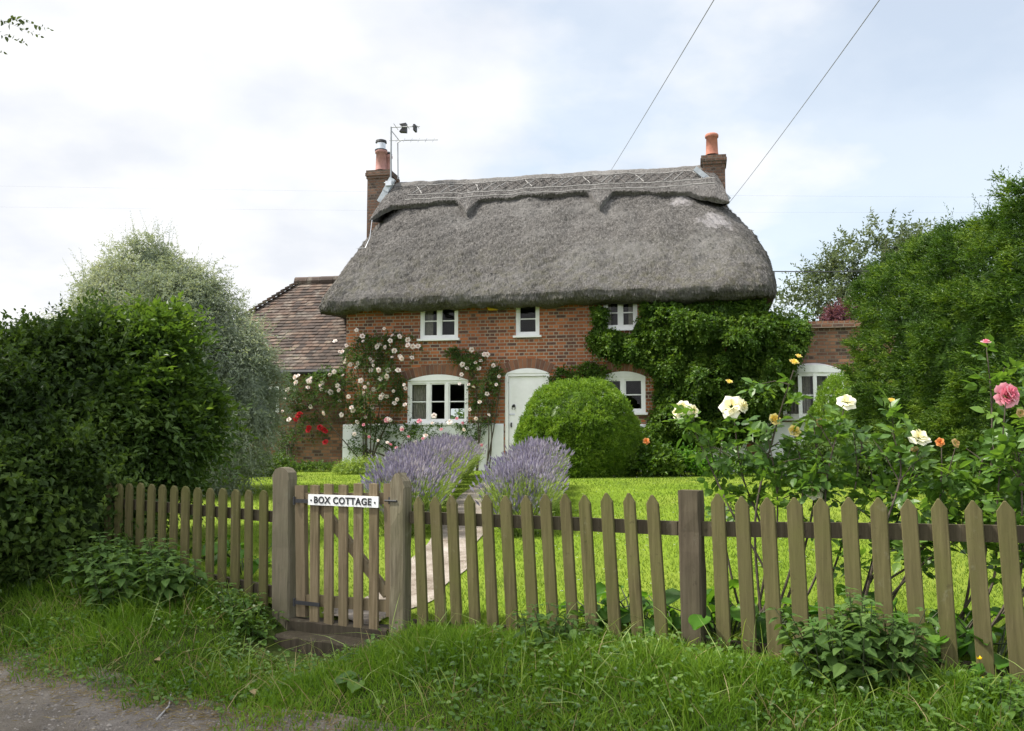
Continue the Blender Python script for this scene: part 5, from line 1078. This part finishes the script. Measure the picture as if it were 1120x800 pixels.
# ---- front rose bushes behind the fence
def pd(px, py, d): s_, z = FP(px, py, d); return fw(s_, d, z)
def rose_bush(name, label, canes, d, mat, nleaf, flowers, L=.062, extra=0, lo=.48):
    foot = pd(*canes[0][0], d); foot[2] = gz(foot[0], foot[1]); T = plant(name, label, 'rose bush', foot); ms, ml = MB(), MB(); BP, BD = [], []
    for c_ in canes:
        dj = d+random.uniform(-.15, .2); pts = [pd(x, y, dj+random.uniform(-.05, .05)) for x, y in c_]; pts[0][2] = gz(pts[0][0], pts[0][1])-.03
        q = cr(A(pts), np.linspace(0, len(pts)-1, 7*len(pts))); ms.tube(q, np.linspace(.010, .0032, len(q)), 6); l = len(q)
        for k in range(nleaf):
            i = int(RNG.uniform(lo, .98)*(l-1)); BP.append(q[i]); t = q[min(i+1, l-1)]-q[max(i-1, 0)]; t = t/np.linalg.norm(t); s_ = nrm(np.cross(t, RNG.normal(size=3))); BD.append(s_+t*.45+A([0, 0, .15]))
        for k in range(extra):      # side shoots carrying leaves
            i = int(RNG.uniform(max(lo, .3), .92)*(l-1)); dd_ = nrm(RNG.normal(size=3)+A([0, 0, .9])); ll = RNG.uniform(.12, .32); e = q[i]+dd_*ll; ms.tube([q[i], q[i]+dd_*ll*.5+A([0, 0, .02]), e], [.004, .003, .002], 5)
            for z in range(5): BP.append(q[i]+dd_*ll*RNG.uniform(.3, 1)); BD.append(nrm(RNG.normal(size=3)+A([0, 0, .3])))
    BP, BD = A(BP), A(BD); shoots(ml, BP, BD, .135*(.7+.5*RNG.random(len(BP))), 5, L, L*.62, .85, .25, 1, stem=.0022, flat=True, taper=-.15, fold=.18, curl=.18, jit=.12)
    ms.build('canes', M['cane'], T); ml.build('foliage', M[mat], T)
    for x, y, kind, sz, fc in flowers: bloom(T, kind, pd(x, y, d), sz, fc)
    return T
C1 = [[(818, 712), (842, 640), (800, 560), (768, 490), (752, 455)], [(826, 712), (838, 600), (812, 520), (803, 458)], [(835, 715), (826, 570), (848, 470), (868, 405)], [(842, 715), (868, 610), (878, 530), (870, 478)], [(850, 715), (880, 600), (893, 520), (890, 462)], [(858, 718), (896, 620), (905, 520), (924, 445)], [(830, 715), (846, 620), (850, 540), (838, 470)], [(815, 712), (800, 630), (785, 540), (790, 480)], [(870, 720), (905, 640), (930, 560), (945, 470)]]
rose_bush('rose_bush', 'tall yellow and cream rose bush behind the fence, right of the square post', C1, .55, 'leaf_rose', 11,
  [(747, 447, 'cream', .048, (-.4, -1, .5)), (757, 450, 'cream2', .042, (.5, -1, .3)), (741, 452, 'cream2', .035, (-1, -.8, .2)), (800, 445, 'cream2', .066, (-.6, -1, .4)), (811, 444, 'cream', .045, (1, -.8, .4)), (846, 460, 'yellow', .045, (.2, -1, .5)), (868, 473, 'yellow', .045, (0, -1, .6)), (868, 398, 'yellow', .036, (.2, -.5, 1)), (873, 391, 'yellow', .026, (.3, -.3, 1)), (797, 419, 'yellow', .028, (.2, -.4, 1)), (897, 463, 'spent', .026, (.4, -1, .2)), (889, 536, 'cream3', .062, (.2, -1, .1)), (926, 440, 'cream2', .05, (0, -.8, .8))], extra=3)
C2 = [[(905, 720), (950, 640), (985, 560), (1005, 490)], [(910, 722), (965, 640), (1010, 600), (1045, 490)], [(930, 725), (955, 610), (958, 540), (940, 480)], [(925, 725), (1000, 625), (1045, 590), (1060, 545)], [(945, 728), (985, 640), (1025, 560), (1030, 490)], [(935, 725), (960, 600), (985, 520), (975, 470)]]
rose_bush('rose_bush', 'spreading cream rose bush in front of the yew hedge, one open bloom on top', C2, .6, 'leaf_rose', 11,
  [(1005, 479, 'cream2', .056, (.1, -.7, .9)), (1028, 484, 'orange', .024, (-.3, -1, .4)), (1045, 485, 'spent', .024, (.4, -1, .4)), (1000, 491, 'spent', .02, (0, -.5, -.6)), (975, 440, 'yellow', .03, (.2, -.4, 1))], extra=4)
C3 = [[(1040, 735), (1085, 640), (1090, 560), (1100, 440)], [(1050, 738), (1110, 650), (1118, 560), (1112, 480)], [(1030, 735), (1075, 620), (1085, 470), (1079, 380)], [(1045, 735), (1060, 640), (1065, 560), (1075, 500)], [(1060, 738), (1135, 620), (1140, 520), (1120, 400)], [(1055, 738), (1100, 660), (1110, 600), (1085, 560)], [(1040, 735), (1120, 650), (1130, 560), (1105, 510)]]
rose_bush('rose_bush', 'dark leaved pink rose bush at the right edge, with a tight pink bud', C3, .5, 'leaf_rose', 10,
  [(1100, 433, 'bigpink', .062, (0, -1, .2)), (1106, 430, 'pink', .045, (.6, -1, .4)), (1078, 375, 'pink', .026, (0, -.3, 1)), (1116, 452, 'spent', .022, (0, -1, .2))], extra=3)
# ---- nettles, bramble and other weeds
def nettles(name, label, cat, s0, s1, d0_, d1_, n, h, L, mat='leaf_nettle', group=None, base=None, W=.55, dens=.055):
    s_ = RNG.uniform(-1, 1, n); dd_ = RNG.uniform(-1, 1, n); k = s_**2+dd_**2 < 1; s_, dd_ = s_[k], dd_[k]; n = len(s_); sm, dm = (s0+s1)/2, (d0_+d1_)/2
    r2 = s_**2+dd_**2; S_, D_ = sm+s_*(s1-s0)/2, dm+dd_*(d1_-d0_)/2; B = np.stack([FA[0]+FE[0]*S_+FN[0]*D_, FA[1]+FE[1]*S_+FN[1]*D_], 1); z = H(B[:, 0], B[:, 1]); B = np.column_stack([B, z-.02])
    c = fw(sm, dm, 0); c[2] = gz(c[0], c[1]); T = plant(name, label, cat, c, group); hs = h*(.55+.45*np.sqrt(1-r2*.85))*(.75+.4*RNG.random(n)); lean = np.column_stack([FE[0]*s_*.35-FN[0]*.25, FE[1]*s_*.35-FN[1]*.25, np.ones(n)])+RNG.normal(size=(n, 3))*.12; lean = nrm(lean); ms, ml = MB(), MB()
    for i in range(n):
        q = [B[i]+lean[i]*hs[i]*f+A([0, 0, -.06*f*f*hs[i]]) for f in (0, .5, 1)]; ms.tube(q, [.004, .003, .002], 5, cap=False); nodes = max(3, int(hs[i]/dens)); az = RNG.random()*PI
        for j in range(nodes):
            f = .2+.8*(j+.7)/nodes; p_ = B[i]+lean[i]*hs[i]*f+A([0, 0, -.06*f*f*hs[i]]); sz = L*(.55+.6*math.sin(PI*min(1, f*.78+.1)))*(.85+.3*RNG.random()); a = az+(PI/2)*(j % 2)+RNG.normal()*.2
            top = .55 if j == nodes-1 else 0
            D = A([[math.cos(a+k*PI)*(1-top), math.sin(a+k*PI)*(1-top), -.15+top+RNG.normal()*.15] for k in range(2 if j < nodes-1 else 4)]) if True else 0
            if j == nodes-1: D = A([[math.cos(a+k*PI/2), math.sin(a+k*PI/2), .25] for k in range(4)]); sz *= .7
            leaf_cloud(ml, np.repeat(p_[None], len(D), 0)+nrm(D)*.012, D, A([[0, 0, 1.]]*len(D))+RNG.normal(size=(len(D), 3))*.2, sz, sz*W, .22, .28, 1)
    ms.build('stems', M['stem'], T); ml.build('foliage', M[mat], T); return T
sp = lambda px, py=700: FP(px, py, -.2)[0]
gN = 'nettle clumps on the verge'
nettles('nettle_clump', 'big nettle clump in front of the fence at the lower right', 'nettles', sp(880), sp(1002), -.50, .0, 60, .50, .088, group=gN)
nettles('nettle_clump', 'nettle clump at the fence foot left of the gate, under the dark hedge', 'nettles', sp(112, 650), sp(238, 650), -.75, .0, 90, .46, .105, group=gN)
nettles('nettle_clump', 'small pale nettle clump at the fence foot midway between gate and square post', 'nettles', sp(578), sp(648), -.42, -.05, 26, .30, .075, group=gN)
nettles('nettle_clump', 'loose nettles growing before the dark hedge at the far left', 'nettles', sp(-60, 650), sp(95, 650), -.85, .1, 120, .42, .10, 'leaf_rosedk', group=gN)
nettles('ground_elder', 'low weeds at the foot of the left gate post', 'weeds', sp(242, 670), sp(303, 680), -.5, -.04, 34, .22, .07, 'leaf_rose')
nettles('ground_elder', 'sparse low weeds near the camera at the bottom right', 'weeds', FP(930, 790, -.75)[0], FP(1010, 790, -.75)[0], -1.0, -.6, 22, .14, .055, 'leaf_nettle')
nettles('ground_elder', 'leafy weeds in the verge at the right edge', 'weeds', FP(1060, 780, -.55)[0], FP(1130, 790, -.55)[0], -.75, -.2, 26, .20, .07, 'leaf_rose')
def broad(label, s_, d, n, L, h, group='broad leaved plants behind the fence', mat='leaf_berg', name='bergenia'):
    c = fw(s_, d, 0); c[2] = gz(c[0], c[1]); T = plant(name, label, 'plant', c, group); a = RNG.random(n)*2*PI; el = RNG.uniform(.25, 1.1, n); r = RNG.uniform(.4, 1, n); D = np.column_stack([np.cos(a)*np.cos(el), np.sin(a)*np.cos(el), np.sin(el)]); B = c+np.column_stack([np.cos(a)*.06, np.sin(a)*.06, np.zeros(n)]); tip = B+D*(h*r)[:, None]
    m = MB()
    for i in range(n): m.tube([B[i]-A([0, 0, .03]), (B[i]+tip[i])/2+A([0, 0, .03]), tip[i]], [.006, .005, .004], 5, cap=False)
    m.build('stems', M['stem'], T); m = MB(); out = np.column_stack([np.cos(a), np.sin(a), RNG.uniform(-.5, .35, n)])+RNG.normal(size=(n, 3))*.2
    # rounded blades built as small curved grids
    for i in range(n):
        d_ = nrm(out[i]); s2 = nrm(np.cross(d_, A([0, 0, 1.])+RNG.normal(size=3)*.25)); nn = np.cross(s2, d_); Li = L*RNG.uniform(.7, 1.15); t = np.linspace(0, 1, 6); wv = np.sin(PI*np.clip(t*.86+.10, 0, 1))**.6*.44; wv[0] = .10; wv[-1] = .12
        us = np.linspace(-1, 1, 5); G = tip[i]+d_*(t[:, None, None]*Li)+s2*(us[None, :, None]*wv[:, None, None]*Li)+nn*((us[None, :, None]**2*.14-.30*t[:, None, None]**2+.02*np.sin(us[None, :, None]*6+t[:, None, None]*7))*Li); m.grid(G, RNG.random())
    m.build('foliage', M[mat], T, smooth=True); return T
for px, d, n, L, h, lab in ((648, .22, 9, .14, .16, 'small bergenia behind the pickets left of the square post'), (690, .30, 12, .15, .20, 'bergenia close to the square post on its left, with upright leaves'), (728, .25, 13, .16, .22, 'bergenia directly behind the square post'), (790, .22, 15, .17, .25, 'bergenia just right of the square post with big hanging leaves'), (826, .32, 14, .16, .24, 'bergenia under the yellow rose bush'), (938, .30, 14, .16, .24, 'bergenia behind the big nettle clump'), (985, .35, 14, .16, .26, 'bergenia below the spreading cream rose bush'), (1030, .28, 13, .17, .26, 'bergenia behind the right pickets, between cream and pink rose bushes'), (1085, .28, 15, .17, .28, 'bergenia at the foot of the pink rose bush'), (1110, -.14, 9, .15, .22, 'broad leaved plant pushing out in front of the fence at the right edge')):
    broad(lab, FP(px, 700, d)[0], d+.10 if d > 0 else d, n+6, L*.92, h+.10 if d > 0 else h)
broad('broad leaved plant behind the fence just left of the gate', FP(268, 640, .5)[0], .5, 14, .17, .30); broad('hosta leaves behind the left fence next to the dark hedge', FP(215, 620, .6)[0], .6, 12, .15, .25)
broad('broad dock plant growing in the open verge grass below the gate', FP(405, 760, -.95)[0], -.95, 7, .12, .06, 'dock plants in the verge', 'leaf_rose', 'dock_plant'); broad('small dock plant in the verge grass at the bottom right', FP(800, 790, -.9)[0], -.9, 6, .11, .05, 'dock plants in the verge', 'leaf_rose', 'dock_plant')
# ---- buttercups, fallen leaves, twig
def buttercup(label, px, py, d):
    s_, z = FP(px, py, d); top = fw(s_, d, z); g = gz(top[0], top[1]); b = A([top[0]+.02, top[1]+.02, g]); T = plant('buttercup', label, 'flower', b, 'buttercups in the verge'); m = MB(); m.tube([b-A([0, 0, .02]), (b+top)/2+A([.01, 0, 0]), top], [.0025, .002, .0016], 5); m.build('stem', M['stem'], T)
    m = MB(); a = np.arange(5)*2*PI/5; leaf_cloud(m, np.repeat(top[None], 5, 0), np.column_stack([np.cos(a), np.sin(a)*.6-.45, np.full(5, .5)]), A([[0, 0, 1.]]*5), .018, .018, -.3, -.3, 1); m.build('petals', M['p_butter'], T)
for px, py, d, lab in ((706.6, 766, -.62, 'yellow buttercup in the verge grass below the square post'), (738, 737, -.3, 'yellow buttercup close to the foot of the square post'), (1071, 721, -.10, 'yellow buttercup near the right edge, the higher of two'), (1074, 744, -.15, 'yellow buttercup near the right edge, the lower of two'), (1005, 776, -.5, 'yellow buttercup in front of the big nettle clump')): buttercup(lab, px, py, d)
def on_ground(px, py):
    r = ray(px, py)
    for Y in np.arange(3., 14, .01):
        p = A([0, 0, EYE])+r*(Y/r[1])
        if p[2] <= gz(p[0], p[1]): return p
    return p
for px, py, lab in ((175, 731, 'curled tan fallen leaf lying on the grass edge'), (50, 733, 'pale fallen leaf on the lane at the far left'), (76, 741, 'tan fallen leaf where the lane meets the grass'), (278, 769, 'yellowish fallen leaf in the grass near the bottom')):
    p = on_ground(px, py); m = MB(); leaf_cloud(m, p[None]+A([[0, 0, .05 if px > 100 else .012]]), A([[random.uniform(-1, 1), .3, .25]]), A([[0, -.3, 1.]]), .07, .045, .3, .5, 1, rnd=.8); tag(m.build('fallen_leaf', M['straw'], None), lab, 'leaf', 'fallen leaves at the lane edge')
a, b = on_ground(171, 790), on_ground(187, 763); m = MB(); m.tube([a+A([0, 0, .012]), (a+b)/2+A([.03, 0, .02]), b+A([0, 0, .03])], [.006, .005, .003], 6); tag(m.build('twig', M['ligger'], None), 'thin dry twig lying on the edge of the gravel lane', 'twig')
# ---- overhead wires
def wire(label, p, q, r, sag, mat='cable'):
    p, q = at(*p), at(*q); t = np.linspace(0, 1, 24)[:, None]; pts = p+(q-p)*t-A([0, 0, 1])*sag*4*t*(1-t); m = MB(); m.tube(pts, r, 5); tag(m.build('overhead_wire', M[mat], None), label, 'wire', 'overhead wires')
wire('overhead wire slanting down behind the middle of the thatched ridge', (800, -32, 9.0), (660, 200, 25.), .0055, .02); wire('overhead wire running down to the right chimney', (980, -25, 9.0), (796, 224, 22.3), .0055, .05); wire('level wire leaving the right end of the thatch towards the tree', (840, 297, 22.2), (1100, 288, 30), .014, .1, 'dark')
wire('faint distant wire, upper of the pair crossing the sky', (-200, 200, 80), (1400, 217, 80), .004, .3); wire('faint distant wire, lower of the pair crossing the sky', (-200, 224, 80), (1400, 232, 80), .0035, .3)
# ------------------------------------------------------------------ grass and gravel (uncountable)
def blades(name, S_, D_, L, W, mat, lean=.35, curl=.5, off=0., segs=2, label=None):
    n = len(S_); X = FA[0]+FE[0]*S_+FN[0]*D_; Y_ = FA[1]+FE[1]*S_+FN[1]*D_; B = np.stack([X, Y_, H(X, Y_)+off], 1); az = RNG.random(n)*2*PI; le = lean*RNG.random(n)
    D = np.column_stack([np.cos(az)*le, np.sin(az)*le, np.ones(n)]); D = nrm(D); S2 = nrm(np.cross(D, RNG.normal(size=(n, 3)))); C = np.column_stack([np.cos(az), np.sin(az), np.zeros(n)])-A([0, 0, .5])
    L = L[:, None]; W = W[:, None]; f = lambda t: B+D*L*t+C*L*curl*(t**2.2)*RNG_c
    RNG_c = RNG.random((n, 1)); rn = RNG.random(n); m = MB()
    if segs == 2:
        v = np.stack([B-S2*W*.5, B+S2*W*.5, f(.45)+S2*W*.45, f(.45)-S2*W*.45, f(.78)+S2*W*.28, f(.78)-S2*W*.28, f(1.)], 1); b = np.arange(n)[:, None]*7; m.add(v.reshape(-1, 3), [np.concatenate([b+[0, 1, 2, 3], b+[3, 2, 4, 5]]), b+[5, 4, 6]], np.repeat(rn, 7))
    else:
        v = np.stack([B-S2*W*.5, B+S2*W*.5, f(1.)], 1); b = np.arange(n)[:, None]*3; m.add(v.reshape(-1, 3), b+[0, 1, 2], np.repeat(rn, 3))
    o = m.build(name, mat, None); tag(o, label, 'grass', kind='stuff'); return o
n = 150000; S_ = RNG.uniform(-4.5, 9.5, n); D_ = -1.85*RNG.random(n)**1.0+.02
X = FA[0]+FE[0]*S_+FN[0]*D_; Y_ = FA[1]+FE[1]*S_+FN[1]*D_; Q = np.stack([X, Y_, 0*X], 1); cl = vnoise(Q, .9, 161); c2 = vnoise(Q, 2.6, 162)
k = ~((np.abs(S_-SGM) < (SG1-SG0)/2+.04) & (D_ > -.50)); k &= RNG.random(n) < np.clip((D_+1.62+.15*cl)/.45, 0, 1); k &= Y_ > 3.4; S_, D_, cl, c2 = S_[k], D_[k], cl[k], c2[k]
edge = np.clip((D_+1.55)/.9, .12, 1); L = .88*(.055+.085*edge+.05*edge*np.clip(cl, -1, 1)+.05*edge*np.clip(c2, -.6, 1)+.015*np.exp(-((D_+.12)/.16)**2))*(1-.35*np.clip((D_+.45)/.3, 0, 1))*(.55+.75*RNG.random(len(S_))); gd = np.exp(-((S_-SGM)/.8)**4)*np.clip((D_+1.1)/.6, 0, 1); L = L*(1-.55*gd)
blades('verge_grass', S_, D_, np.clip(L, .02, .34), .0045+.004*RNG.random(len(S_)), M['grass_v'], .55, .55, label='rough green verge grass between the lane and the fence')
n = 320000; Yp = 4.2+ (RNG.random(n)**1.7)*16; Xp = RNG.uniform(-.85, .95, n)*np.maximum(Yp, 5.5); s_, d_ = SD(Xp, Yp); k = (d_ > .04) & (path_dist(Xp, Yp) > .21+.10*RNG.random(n)); hl = (np.stack([Xp, Yp], 1)-HO[:2])@HV[:2]; k &= hl < -.3; s_, d_, hl = s_[k], d_[k], hl[k]
ls = .022+.016*RNG.random(len(s_))+.10*np.exp(-d_/.12)*RNG.random(len(s_)); blades('lawn_grass', s_, d_, ls,   .005+.003*np.clip(d_/6, 0, 1)+.003*RNG.random(len(s_)), M['grass_l'], .7, .4, segs=1, label='short sunlit lawn in front of the cottage')
# clover and other small broad leaves, dead stalks in the verge
n = 16000; S_ = RNG.uniform(-4, 9, n); D_ = -1.5*RNG.random(n); X = FA[0]+FE[0]*S_+FN[0]*D_; Y_ = FA[1]+FE[1]*S_+FN[1]*D_; k = (vnoise(np.stack([X, Y_, 0*X], 1), 1.3, 181) > -.05) & (Y_ > 3.4) & ~((np.abs(S_-SGM) < (SG1-SG0)/2+.04) & (D_ > -.50)); X, Y_, D_ = X[k], Y_[k], D_[k]; n = len(X)
P = np.stack([X, Y_, H(X, Y_)+.03+.10*RNG.random(n)*np.clip((D_+1.5)/.7, .2, 1)], 1); a = RNG.random(n)*2*PI; m = MB(); leaf_cloud(m, P, np.column_stack([np.cos(a), np.sin(a), RNG.normal(size=n)*.3+.2]), np.repeat(A([[0, -.3, 1.]]), n, 0)+.4*runit(n), .022+.028*RNG.random(n), .016+.016*RNG.random(n), .2, .2, 1)
tag(m.build('verge_weeds', M['leaf_rose'], None), 'clover and small broad leaved weeds mixed through the verge grass', 'weeds', kind='stuff')
n = 1500; S_ = RNG.uniform(-3.5, 8.5, n); D_ = -1.5*RNG.random(n)**.8; k = ~((np.abs(S_-SGM) < (SG1-SG0)/2+.1) & (D_ > -.6)); blades('dead_grass', S_[k], D_[k], (.08+.22*RNG.random(n))[k], (.003+.002*RNG.random(n))[k], M['straw'], .9, .8, label='dry bent stalks among the verge grass')
n = 550; S_ = RNG.uniform(-3.5, 8.5, n); D_ = -1.25*RNG.random(n); k = ~((np.abs(S_-SGM) < (SG1-SG0)/2+.1) & (D_ > -.6)); blades('seeding_grass', S_[k], D_[k], (.22+.20*RNG.random(n))[k], (.004+.004*RNG.random(n))[k], M['leaf_lav'], .7, 1.0, label='longer arching grass blades in tufts on the verge')
# daisies on the lawn as specks
n = 420; Yp = RNG.uniform(7, 18, n); Xp = RNG.uniform(.02, .33, n)*Yp; m = MB(); P = np.stack([Xp, Yp, H(Xp, Yp)+.045], 1)
for q in range(3): a = q*PI/3; leaf_cloud(m, P-A([math.cos(a), math.sin(a), 0])*.012, np.repeat(A([[math.cos(a), math.sin(a), 0]]), n, 0), np.repeat(A([[0, 0, 1.]]), n, 0), .024, .012, 0, 0, 0)
tag(m.build('lawn_daisies', M['white'], None), 'tiny white daisies sprinkled over the lawn', 'daisies', kind='stuff')
# loose stones on the lane, dry clippings along its edge
n = 26000; D_ = -1.3-RNG.random(n)**1.3*2.6; S_ = RNG.uniform(-3, 7, n); X = FA[0]+FE[0]*S_+FN[0]*D_; Y_ = FA[1]+FE[1]*S_+FN[1]*D_; k = Y_ > 3; X, Y_ = X[k], Y_[k]; n = len(X)
r = .0035+.011*RNG.random(n)**3.5; C = np.stack([X, Y_, H(X, Y_)+r*.3+.004], 1); o6 = A([[1, 0, 0], [0, 1, 0], [-1, 0, 0], [0, -1, 0], [0, 0, .7], [0, 0, -.7]]); v = C[:, None]+o6[None]*r[:, None, None]*(.6+.8*RNG.random((n, 6, 1))); b = np.arange(n)[:, None]*6
m = MB(); m.add(v.reshape(-1, 3), np.concatenate([b+[0, 1, 4], b+[1, 2, 4], b+[2, 3, 4], b+[3, 0, 4], b+[1, 0, 5], b+[2, 1, 5], b+[3, 2, 5], b+[0, 3, 5]]), np.repeat(RNG.random(n), 6)); tag(m.build('loose_gravel', M['stone'], None), 'loose grey pebbles scattered over the gravel lane', 'gravel', kind='stuff')
n = 7000; D_ = -1.45+RNG.normal(size=n)*.2; S_ = RNG.uniform(-3, 6, n); X = FA[0]+FE[0]*S_+FN[0]*D_; Y_ = FA[1]+FE[1]*S_+FN[1]*D_; P = np.stack([X, Y_, H(X, Y_)+.008+.02*RNG.random(n)], 1); a = RNG.random(n)*2*PI
m = MB(); leaf_cloud(m, P, np.column_stack([np.cos(a), np.sin(a), RNG.normal(size=n)*.2]), np.repeat(A([[0, 0, 1.]]), n, 0)+.3*runit(n), .03+.06*RNG.random(n), .0035, .1, .1, 0); tag(m.build('dry_clippings', M['straw'], None), 'dry straw coloured grass clippings where lane and verge meet', 'clippings', kind='stuff')

c = h2w(-1.5, 13, 0)[:2]; T = plant('back_hedge', 'green garden hedge behind the cottage, glimpsed through the lower left window', 'hedge', (c[0], c[1], gz(*c)))
BH = [(A([*h2w(u, 13, 0)[:2], 1.7]), (1.4, 1.0, 1.25)) for u in (-6, -4, -2, 0, 2)]; m = MB(); core(m, BH, .9, .5); P, N = blob_points(BH, 1500, .2, .15, .8, .7, 171); shoots(m, P, outward(P, BH, N), .3, 6, .14, .08, .8, .2, 0); m.build('foliage', M['leaf_elder'], T); trunk_mesh(T, [(c[0], c[1], gz(*c)-.1), (c[0], c[1], 2)], .06, .03)
# ------------------------------------------------------------------ light, sky, camera
SDIR = Vector(tuple(SA))
sl = bpy.data.lights.new('sun', 'SUN'); sl.energy = 3.6; sl.angle = math.radians(5); sl.color = (1, .95, .86)
so = bpy.data.objects.new('sun', sl); so.rotation_euler = SDIR.to_track_quat('Z', 'Y').to_euler(); so.location = (0, 0, 30); COL.objects.link(so)
w = bpy.data.worlds.new('World'); SC.world = w; w.use_nodes = True; nt = w.node_tree; nt.nodes.clear()
def wn(k, **kw):
    o = nt.nodes.new(k)
    for a, b in kw.items(): setattr(o, a, b)
    return o
sky = wn('ShaderNodeTexSky', sky_type='NISHITA'); sky.sun_disc = False; sky.sun_elevation = SUN_EL; sky.sun_rotation = SUN_AZ; sky.air_density = 1.0; sky.dust_density = 1.5; sky.ozone_density = 1.0
tc = wn('ShaderNodeTexCoord'); sep = wn('ShaderNodeSeparateXYZ'); nt.links.new(tc.outputs['Generated'], sep.inputs[0])
def wm(op, a, b):
    o = wn('ShaderNodeMath', operation=op)
    for i, v in enumerate((a, b)):
        if isinstance(v, bpy.types.NodeSocket): nt.links.new(v, o.inputs[i])
        else: o.inputs[i].default_value = v
    return o.outputs[0]
# clouds on a flat layer: divide by height above the horizon
den = wm('ADD', wm('MAXIMUM', sep.outputs[2], 0.0), .28); cx_, cy_ = wm('DIVIDE', sep.outputs[0], den), wm('DIVIDE', sep.outputs[1], den)
cmb = wn('ShaderNodeCombineXYZ'); nt.links.new(cx_, cmb.inputs[0]); nt.links.new(cy_, cmb.inputs[1])
mp = wn('ShaderNodeMapping'); mp.inputs['Location'].default_value = (.35, .2, 0); nt.links.new(cmb.outputs[0], mp.inputs[0])
n1 = wn('ShaderNodeTexNoise'); n1.inputs['Scale'].default_value = 1.7; n1.inputs['Detail'].default_value = 9; n1.inputs['Roughness'].default_value = .52; nt.links.new(mp.outputs[0], n1.inputs['Vector'])
# more cloud to the left (west) than to the right
bias = wm('MULTIPLY', sep.outputs[0], -.62); dens = wm('ADD', wm('ADD', n1.outputs['Fac'], bias), .02)
def wramp(f, st):
    o = wn('ShaderNodeValToRGB'); nt.links.new(f, o.inputs[0]); e = o.color_ramp.elements
    while len(e) < len(st): e.new(.5)
    for k, (p, c) in zip(e, st): k.position = p; k.color = tuple(c)+(1,)
    return o.outputs[0]
mask = wramp(dens, [(.40, (.58,)*3), (.52, (.90,)*3), (.70, (1,)*3)])
n2 = wn('ShaderNodeTexNoise'); n2.inputs['Scale'].default_value = 2.6; n2.inputs['Detail'].default_value = 7; nt.links.new(mp.outputs[0], n2.inputs['Vector'])
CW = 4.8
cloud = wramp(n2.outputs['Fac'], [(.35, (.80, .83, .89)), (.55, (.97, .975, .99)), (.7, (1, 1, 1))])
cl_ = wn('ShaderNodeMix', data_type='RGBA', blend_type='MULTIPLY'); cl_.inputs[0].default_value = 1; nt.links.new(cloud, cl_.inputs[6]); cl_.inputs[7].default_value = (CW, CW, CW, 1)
skm = wn('ShaderNodeMix', data_type='RGBA', blend_type='MULTIPLY'); skm.inputs[0].default_value = 1; nt.links.new(sky.outputs[0], skm.inputs[6]); skm.inputs[7].default_value = (.95, 1.04, .98, 1)
# unseen clouds overhead and behind the camera brightened to light the house front
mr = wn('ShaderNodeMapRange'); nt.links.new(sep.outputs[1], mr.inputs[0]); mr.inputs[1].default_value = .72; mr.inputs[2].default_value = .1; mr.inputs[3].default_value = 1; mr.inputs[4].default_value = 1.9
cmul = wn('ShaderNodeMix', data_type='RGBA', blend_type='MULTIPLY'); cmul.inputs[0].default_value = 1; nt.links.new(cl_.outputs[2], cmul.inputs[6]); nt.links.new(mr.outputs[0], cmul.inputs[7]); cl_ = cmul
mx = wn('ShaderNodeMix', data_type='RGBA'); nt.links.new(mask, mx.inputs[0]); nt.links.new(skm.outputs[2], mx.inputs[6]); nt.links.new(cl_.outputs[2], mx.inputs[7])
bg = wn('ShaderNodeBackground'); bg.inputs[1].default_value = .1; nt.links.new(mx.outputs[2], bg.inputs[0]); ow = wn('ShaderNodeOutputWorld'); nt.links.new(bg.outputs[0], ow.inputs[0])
cam = bpy.data.cameras.new('camera'); cam.sensor_width = 36; cam.lens = 36*F/1120; cam.clip_end = 3000; cam.clip_start = .05
co = bpy.data.objects.new('camera', cam); co.location = (0, 0, EYE); co.rotation_euler = (PI/2+PITCH, 0, 0); COL.objects.link(co); SC.camera = co
SC.view_settings.view_transform = 'Standard'; SC.view_settings.look = 'None'; SC.view_settings.gamma = 1; SC.view_settings.exposure = 1.2
SC.render.resolution_x, SC.render.resolution_y = 1024, 731
SC.cycles.max_bounces = 8; SC.cycles.transparent_max_bounces = 12; SC.cycles.use_denoising = True
